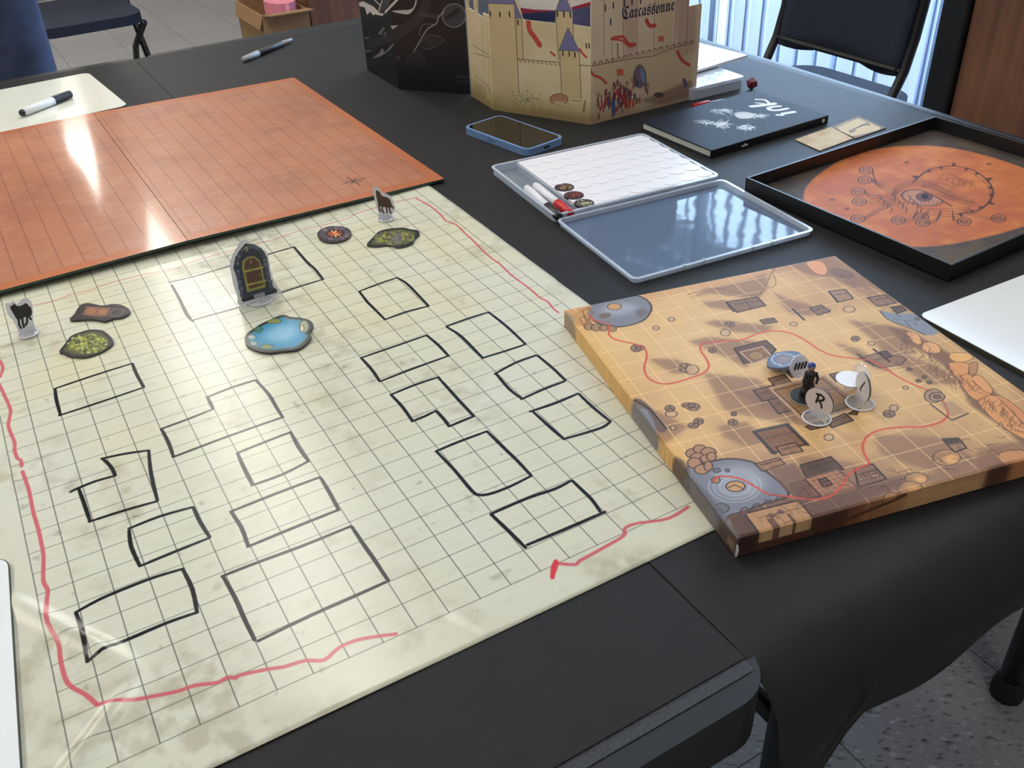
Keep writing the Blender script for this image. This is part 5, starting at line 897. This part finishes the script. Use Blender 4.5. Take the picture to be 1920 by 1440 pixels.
standee('horse_figure', 'brown horse silhouette card on a clear stand near the orange board', 'game figure', (709, 413), (738, 408), .1, [(699, 354), (702, 350), (705, 352), (709, 351), (713, 356), (716, 361), (726, 364), (735, 371), (739, 382), (741, 390), (738, 398), (734, 402), (735, 411), (722, 414), (711, 413), (710, 400), (705, 386), (702, 370)], None,
        horse((84, 62, 52), [(704, 358), (708, 357), (712, 360), (716, 367), (724, 369), (731, 374), (734, 384), (732, 390), (722, 388), (711, 386), (707, 375)], [[(710, 383), (711, 390), (713, 396)], [(717, 385), (716, 392), (719, 398)], [(724, 387), (725, 393), (726, 399)], [(731, 386), (730, 393), (733, 399)], [(732, 382), (737, 390)]], 0))
# on the canvas
CZ = TK
wt = pm('disc_white', (224, 216, 214), .4, noise=.02); gred = pm('disc_edge', (70, 66, 70), .5, noise=.05)
def letterdisc(label, px, dpx, ang, strokes, lean=0):
    c = at(*px, CZ); t = thing('letter_token', label, 'game token', (c[0], c[1], CZ), ang); r = .51
    F = lambda x, y: (x, y); A = Art(-r, r, -r, r, 160, (222, 212, 208))
    for s_ in strokes: A.line(s_, .075, (18, 16, 20), 1, raw=True, smooth=2)
    im = A.image(label.replace(' ', '_')[:45]); P = circ(0, .2 + r, r, r, 36); b = MB(); V = [(x, -.03, z) for x, z in P] + [(x, .03, z) for x, z in P]; n_ = 36
    b.add(V, [tuple(range(n_))]); b.cur = 1; b.add(V, [tuple(range(2 * n_ - 1, n_ - 1, -1))] + [((i + 1) % n_, i, n_ + i, n_ + (i + 1) % n_) for i in range(n_)])
    b.build('disc', [pm('print_' + label, (220, 216, 214), .3, img=im), gred], t, uv=lambda x, y, z: A.uv(x, z - .2 - r)); stand(t, 0, 0, .46, 0, .42, .5, 0); return t
t = letterdisc('white disc marked R on a clear stand, at the map centre', (1531, 785), 0, math.radians(-48), [[(-.13, .26), (.02, .29), (.15, .22), (.10, .10), (-.04, .05)], [(-.05, .26), (-.10, -.06)], [(-.04, .05), (.08, -.04), (.12, -.18)]])
t = letterdisc('white disc with a single pen stroke on a clear stand, right of the R disc', (1612, 757), 0, math.radians(-84), [[(.10, .24), (-.02, .04), (-.1, -.14)], [(-.1, -.14), (-.04, -.18)]])
# lying white disc and clear disc
c = at(1594, 716, CZ + .35); t = thing('blank_token', 'blank white disc fallen sideways on its clear stand', 'game token', (c[0], c[1], CZ), .4); g = MB(); g.lathe([(.48, .42), (.5, .44), (.5, .48)], 32, 0, 0); g.build('disc', pm('disc_bright', (238, 236, 240), .3, noise=.01), t)
g = MB(); g.box(-.2, .35, -.05, .05, .02, .42); g.build('stand_grip', clr, t)
g = MB(); P = circ(0, 0, .46, .46, 30); g.add([(.45, x, z + .47) for x, z in P] + [(.5, x, z + .47) for x, z in P], [tuple(range(30)), tuple(range(59, 29, -1))] + [((i + 1) % 30, i, 30 + i, 30 + (i + 1) % 30) for i in range(30)]); g.build('stand_base', clr, t)
def gr(A, P):
    A.poly(shrink(P, .94), (86, 96, 120), 1, .03, smooth=3); A.poly(shrink(P, .5), (146, 124, 122), .9, .1, smooth=3); r = random.Random(2); c = np.mean(P, axis=0)
    for k in range(46): a = k / 46 * 6.28; q = r.uniform(.68, .84); A.ell(c[0] + 28 * q * math.cos(a), c[1] + 15 * q * math.sin(a), r.uniform(1, 2), r.uniform(.7, 1.2), (206, 214, 230), .85)
GP = [(1438, 680), (1442, 670), (1450, 663), (1466, 659), (1484, 658), (1496, 660), (1504, 666), (1500, 677), (1488, 684), (1466, 690), (1448, 689), (1440, 686)]
t = flat_token('cave_token', 'grey blue speckled tile raised behind the dark figurine', 'game token', GP, 150, (58, 64, 80), gr, CZ + .22, .1, edge=pm('slate_edge', (120, 124, 132), .5, noise=.05)); g = MB(); g.lathe([(.35, -.21), (.35, -.14), (.1, -.1), (.1, 0)], 20); g.build('stand_base', clr, t)
# tilted clear disc with pen strokes
c = at(1499, 690, CZ + .45); t = thing('number_token', 'small clear disc with tally strokes leaning on the dark figurine', 'game token', (c[0], c[1], CZ + .5), math.radians(10)); g = MB(); P = circ(0, 0, .36, .42, 28); g.add([(x, z * .25, z) for x, z in P] + [(x, z * .25 + .06, z) for x, z in P], [tuple(range(28)), tuple(range(55, 27, -1))] + [((i + 1) % 28, i, 28 + i, 28 + (i + 1) % 28) for i in range(28)]); g.build('disc', clr2, t)
for k in range(4): g = MB(); x = -.2 + k * .12; g.box(x, x + .04, -.03, .03, -.12 + .03 * k, .16 + .03 * k); q = g.build('pen_stroke', blk, t); q.location = Vector((0, -.03, 0)) * IN; q.rotation_euler = (.0, .2, 0)
# figurine
c = at(1509, 745, CZ); t = thing('figurine', 'small dark robed figurine with blue hair on a round black base', 'figurine', (c[0], c[1], CZ), math.radians(10)); fb = pm('figurine_black', (26, 26, 30), .35, noise=.3, nscale=300); g = MB(); g.lathe([(.50, 0), (.50, .08), (.46, .12)], 32); g.build('base', pm('figurine_base', (30, 34, 36), .5, noise=.15, nscale=200), t)
g = MB(); g.lathe([(.515, .0), (.515, .05)], 32); g.build('base_rim', pm('teal_rim', (150, 180, 178), .5, noise=.05), t)
g = MB(); g.lathe([(.24, .12), (.27, .2), (.2, .5), (.14, .7), (.19, .92), (.2, 1.0), (.08, 1.08), (.06, 1.12)], 12, .08, .02); g.tube([(-.1, 0, 1.0), (-.22, -.12, .8), (-.16, -.26, .62)], [.06, .055, .04], 8); g.tube([(.27, 0, 1.0), (.32, -.1, .78), (.2, -.24, .7)], [.06, .055, .04], 8); g.tube([(-.1, -.06, .12), (-.12, -.02, .4)], [.1, .07], 8); g.tube([(.22, -.08, .12), (.16, -.02, .4)], [.1, .07], 8); g.build('robed_body', fb, t, smooth=True)
g = MB(); g.lathe([(.05, 1.1), (.1, 1.15), (.115, 1.22), (.1, 1.3), (.04, 1.34)], 12, .08, 0); h = g.build('head', pm('figurine_skin', (150, 120, 108), .5, noise=.1), t, smooth=True)
g = MB(); g.lathe([(.11, 1.17), (.135, 1.24), (.12, 1.34), (.05, 1.4)], 12, .09, .03); g.build('hair', pm('figurine_blue', (40, 66, 150), .4, noise=.15, nscale=300), t, smooth=True)
g = MB(); g.tube([(-.22, -.3, .14), (-.14, -.28, 1.05)], [.02, .02], 8); g.build('staff', fb, t)
# ================================================================ chairs, person, far furniture
fab = pm('chair_fabric', (34, 40, 56), .95, noise=.25, nscale=160, bump=.4, bscale=900); tub = pm('chair_tube', (16, 17, 20), .35, noise=.05)
def chair(label, e1, e2, ang):
    t = thing('folding_chair', label, 'chair', W(e1, e2, -29), TH + ang)   # faces local +y
    g = MB(); g.prism(rrect(-8, 8, -12, 8, 3.4, 6), 16.2, 17.6); g.build('seat', fab, t, bevel=.5, smooth=True, seg=3)
    g = MB(); g.grid(16, 8, lambda u, v: ((u - .5) * 16.4, -9.2 + 1.1 * (2 * u - 1) ** 2 - .14 * v * 12, 20.4 + v * 12.5 - .5 * math.sin(u * 9) * (1 - v) * .7)); g.build('backrest', fab, t, smooth=True, solid=1.0)
    for s in (-1, 1):
        g = MB(); g.tube(cat([(s * 8.6, 6.5, 0), (s * 8.6, -2, 13), (s * 8.6, -7.6, 21), (s * 8.5, -9.3, 33)], 4), .5, 10); g.build('leg', tub, t, smooth=True)
        g = MB(); g.tube([(s * 7.6, -10, 0), (s * 7.6, -2, 11), (s * 7.8, 6.5, 16)], .5, 10); g.build('leg', tub, t, smooth=True)
        g = MB(); g.lathe([(.7, 0), (.7, 1.2)], 10, s * 8.6, 6.6); g.build('foot_cap', tub, t)
    g = MB(); g.tube([(-8.6, 4.5, 3.2), (8.6, 4.5, 3.2)], .4, 8); g.build('stretcher', tub, t); g = MB(); g.tube([(-8.6, -7.6, 21), (8.6, -7.6, 21)], .35, 8); g.build('back_rail', tub, t); return t
chair('black padded folding chair facing the table in front of the blinds', 71.5, 69.0, math.radians(90))
chair('black folding chair standing on the floor beyond the far table edge', 19.2, 163, math.radians(183))
# person standing beyond the far edge: one body, clothes as children
def skin(name, V, Ed, R, m, parent, sub=2):
    me = bpy.data.meshes.new(name); me.from_pydata([(x * IN, y * IN, z * IN) for x, y, z in V], Ed, []); o = bpy.data.objects.new(name, me); C.objects.link(o); o.parent = parent; me.materials.append(m)
    md = o.modifiers.new('skin', 'SKIN'); sv = me.skin_vertices[0].data
    for i, r in enumerate(R): r = r if isinstance(r, tuple) else (r, r); sv[i].radius = (r[0] * IN, r[1] * IN)
    sv[0].use_root = True; md.use_smooth_shade = True; s_ = o.modifiers.new('sub', 'SUBSURF'); s_.levels = s_.render_levels = sub; return o
pe = thing('person', 'person in blue jeans standing beyond the far edge of the table', 'person', W(2.0, 103.5, -29), TH + math.radians(170))
V = [(0, 0, 38), (0, 0, 42), (0, 0, 47), (0, 0, 53), (0, 0, 57.5), (0, 0, 60), (0, .3, 63), (0, .3, 67.5), (3.6, 0, 35), (4.0, .3, 20), (4.3, -.4, 3.2), (4.6, 3.5, 1.6), (-3.6, 0, 35), (-4.0, .3, 20), (-4.3, -.4, 3.2), (-4.6, 3.5, 1.6), (7.2, 0, 56), (9.5, .2, 45), (10, 3, 35.5), (-7.2, 0, 56), (-9.5, .2, 45), (-10, 3, 35.5)]
Ed = [(0, 1), (1, 2), (2, 3), (3, 4), (4, 5), (5, 6), (6, 7), (0, 8), (8, 9), (9, 10), (10, 11), (0, 12), (12, 13), (13, 14), (14, 15), (4, 16), (16, 17), (17, 18), (4, 19), (19, 20), (20, 21)]
R = [(6, 4.4), (5.6, 4.2), (5.8, 4.2), (6.4, 4.2), (4.5, 3), 2.3, (3, 3.6), (2.6, 3), 3.4, 2.3, 1.6, 1.6, 3.4, 2.3, 1.6, 1.6, 2.3, 1.7, 1.2, 2.3, 1.7, 1.2]
skn = pm('skin_tone', (196, 150, 124), .6, noise=.04); skin('body', V, Ed, R, skn, pe)
jean = pm('denim', (56, 64, 88), .9, noise=.35, nscale=14, bump=.4, bscale=700)
skin('jeans', [(0, 0, 39), (0, 0, 41.5), (3.3, 0, 33), (3.6, .2, 24), (3.7, .1, 12), (3.9, -.3, 2.6), (-3.3, 0, 33), (-3.6, .2, 24), (-3.7, .1, 12), (-3.9, -.3, 2.6)], [(0, 1), (0, 2), (2, 3), (3, 4), (4, 5), (0, 6), (6, 7), (7, 8), (8, 9)], [(6.9, 5), (6.6, 4.8), 4.2, 3.6, 3.3, 3.2, 4.2, 3.6, 3.3, 3.2], jean, pe)
skin('sweater', [(0, 0, 41), (0, 0, 47), (0, 0, 54), (0, 0, 57.8), (7.4, 0, 56), (9.7, .3, 45), (10.1, 2.6, 37), (-7.4, 0, 56), (-9.7, .3, 45), (-10.1, 2.6, 37)], [(0, 1), (1, 2), (2, 3), (2, 4), (4, 5), (5, 6), (2, 7), (7, 8), (8, 9)], [(7, 5), (6.8, 5), (7.2, 5), (3.8, 3), 2.9, 2.4, 1.9, 2.9, 2.4, 1.9], pm('dark_sweater', (40, 42, 48), .95, noise=.1, bump=.3, bscale=400), pe)
for s in (-1, 1):
    g = MB(); g.lathe([(1.9, 0), (2.0, 1.2), (1.7, 2.6), (1.4, 3.4)], 14); q = g.build('shoe', pm('shoe_dark', (40, 38, 38), .6, noise=.1), pe, smooth=True); q.location = Vector((s * 4.2, 1.2, 0)) * IN; q.scale = (1, 2.3, 1)
    for k in range(5):
        g = MB(); L = [1.6, 2.6, 2.9, 2.7, 2.1][k]; x = s * (10 + (-.9, -.75, -.2, .35, .85)[k] * 1.0); y = 3.3 + (1.0, .5, .4, .3, .2)[k]; z = 34.6 if k else 35.4
        g.tube([(x, y - .4, z + .6), (x, y, z - L * .4), (x - s * .15, y + .2, z - L * .75), (x - s * .35, y + .1, z - L)], [.42, .4, .36, .26], 8); g.build('finger' if k else 'thumb', skn, pe, smooth=True)
g = MB(); g.lathe([(3.1, 64.6), (3.45, 66.5), (3.3, 68.8), (2.2, 70.4), (.8, 70.9)], 18, 0, -.35); g.build('hair', pm('hair_brown', (52, 38, 30), .8, noise=.3, nscale=200), pe, smooth=True)
g = MB(); g.tube([(0, 3.2, 66), (0, 4.1, 64.8), (0, 3.4, 64.4)], [.3, .5, .4], 8); g.build('nose', skn, pe, smooth=True)
for s in (-1, 1): g = MB(); g.lathe([(.1, 65.7), (.42, 65.95), (.42, 66.2), (.1, 66.4)], 10, s * 1.25, 3.1); g.build('eye', pm('eye_white', (230, 228, 222), .3, noise=.02), pe, smooth=True)
g = MB(); g.tube([(-1, 3.25, 62.9), (0, 3.5, 62.8), (1, 3.25, 62.9)], [.15, .28, .15], 8); g.build('mouth', pm('lip', (160, 92, 86), .6, noise=.04), pe, smooth=True)
# cardboard box and wooden cabinet beyond the table
cb = pm('cardboard', (150, 116, 78), .85, noise=.12, nscale=20, bump=.2, bscale=200); cbd = pm('cardboard_inside', (110, 76, 50), .9, noise=.1)
t = thing('cardboard_box', 'open cardboard box with raised flaps and pink paper inside', 'box', W(47.4, 157.4, -29), TH)
for x0, x1, y0, y1 in ((-3.7, 3.7, -7, -6.8), (-3.7, 3.7, 6.8, 7), (-3.7, -3.5, -6.8, 6.8), (3.5, 3.7, -6.8, 6.8)): g = MB(); g.box(x0, x1, y0, y1, 0, 15.5); g.build('side', cb, t)
g = MB(); g.box(-3.5, 3.5, -6.8, 6.8, 0, .2); g.build('bottom', cbd, t)
g = MB(); g.add([(-3.7, -6.9, 15.5), (3.7, -6.9, 15.5), (3.5, -10.2, 15.9), (-3.3, -10.0, 15.9)], [(0, 1, 2, 3)]); g.build('flap', cb, t, solid=.15); g = MB(); g.add([(-3.7, -6.8, 15.5), (-3.7, 6.8, 15.5), (-4.3, 6.2, 13.4), (-4.3, -6.2, 13.4)], [(0, 1, 2, 3)]); g.build('flap', cb, t, solid=.15)
g = MB(); g.prism(circ(.9, -2, 2.4, 3.6, 14), 3, 16.5); g.build('pink_paper', pm('pink_paper', (232, 142, 156), .8, noise=.1, nscale=30), t, bevel=.8, smooth=True)
wd = bpy.data.materials.new('brown_wood'); wd.use_nodes = True; nt = wd.node_tree; N = nt.nodes; b = N['Principled BSDF']; b.inputs['Roughness'].default_value = .5; tc = N.new('ShaderNodeTexCoord'); mp_ = N.new('ShaderNodeMapping'); mp_.inputs['Scale'].default_value = (14, 14, 1.6); n_ = N.new('ShaderNodeTexNoise'); n_.inputs['Scale'].default_value = 2.4; n_.inputs['Detail'].default_value = 6
cr = N.new('ShaderNodeValToRGB'); cr.color_ramp.elements[0].position = .35; cr.color_ramp.elements[0].color = (*lin((96, 62, 44)), 1); cr.color_ramp.elements[1].position = .7; cr.color_ramp.elements[1].color = (*lin((134, 90, 64)), 1)
nt.links.new(tc.outputs['Object'], mp_.inputs[0]); nt.links.new(mp_.outputs[0], n_.inputs[0]); nt.links.new(n_.outputs[0], cr.inputs[0]); nt.links.new(cr.outputs[0], b.inputs['Base Color'])
def cabinet(label, e1, e2, ang, w_, d_, h_, edge=None):
    t = thing('wooden_cabinet', label, 'cabinet', W(e1, e2, -29), TH + ang)
    g = MB(); g.box(0, w_, .8, d_, 0, h_); g.build('carcass', wd, t, bevel=.08)
    n = 2
    for k in range(n): g = MB(); g.box(w_ * k / n + .1, w_ * (k + 1) / n - .1, 0, .8, 2.5, h_ - .6); dd = g.build('door', wd, t, bevel=.06); g = MB(); x = w_ / 2 + (-1.6 if k == 0 else 1.6); g.tube([(x, -.5, h_ * .7), (x, -.5, h_ * .7 + 4)], .18, 8); g.build('handle', tub, dd)
    if edge: g = MB(); g.v = []; pts = [(-1.5, z) for z in range(0, int(h_), 4)]; g.prism([(-edge, -.5), (0.02, -.5), (0.02, 3), (-edge, 3)], 0, h_); g.build('black_edge_strip', edgem, t, bevel=.2)
    return t
cabinet('reddish brown wooden cabinet beyond the cardboard box', 51.8, 152, math.radians(0), 34, 16, 34)
cabinet('brown wooden cabinet with black edge at the right by the blinds', 65, 44.9, math.radians(-90), 34, 18, 52, 2.2)
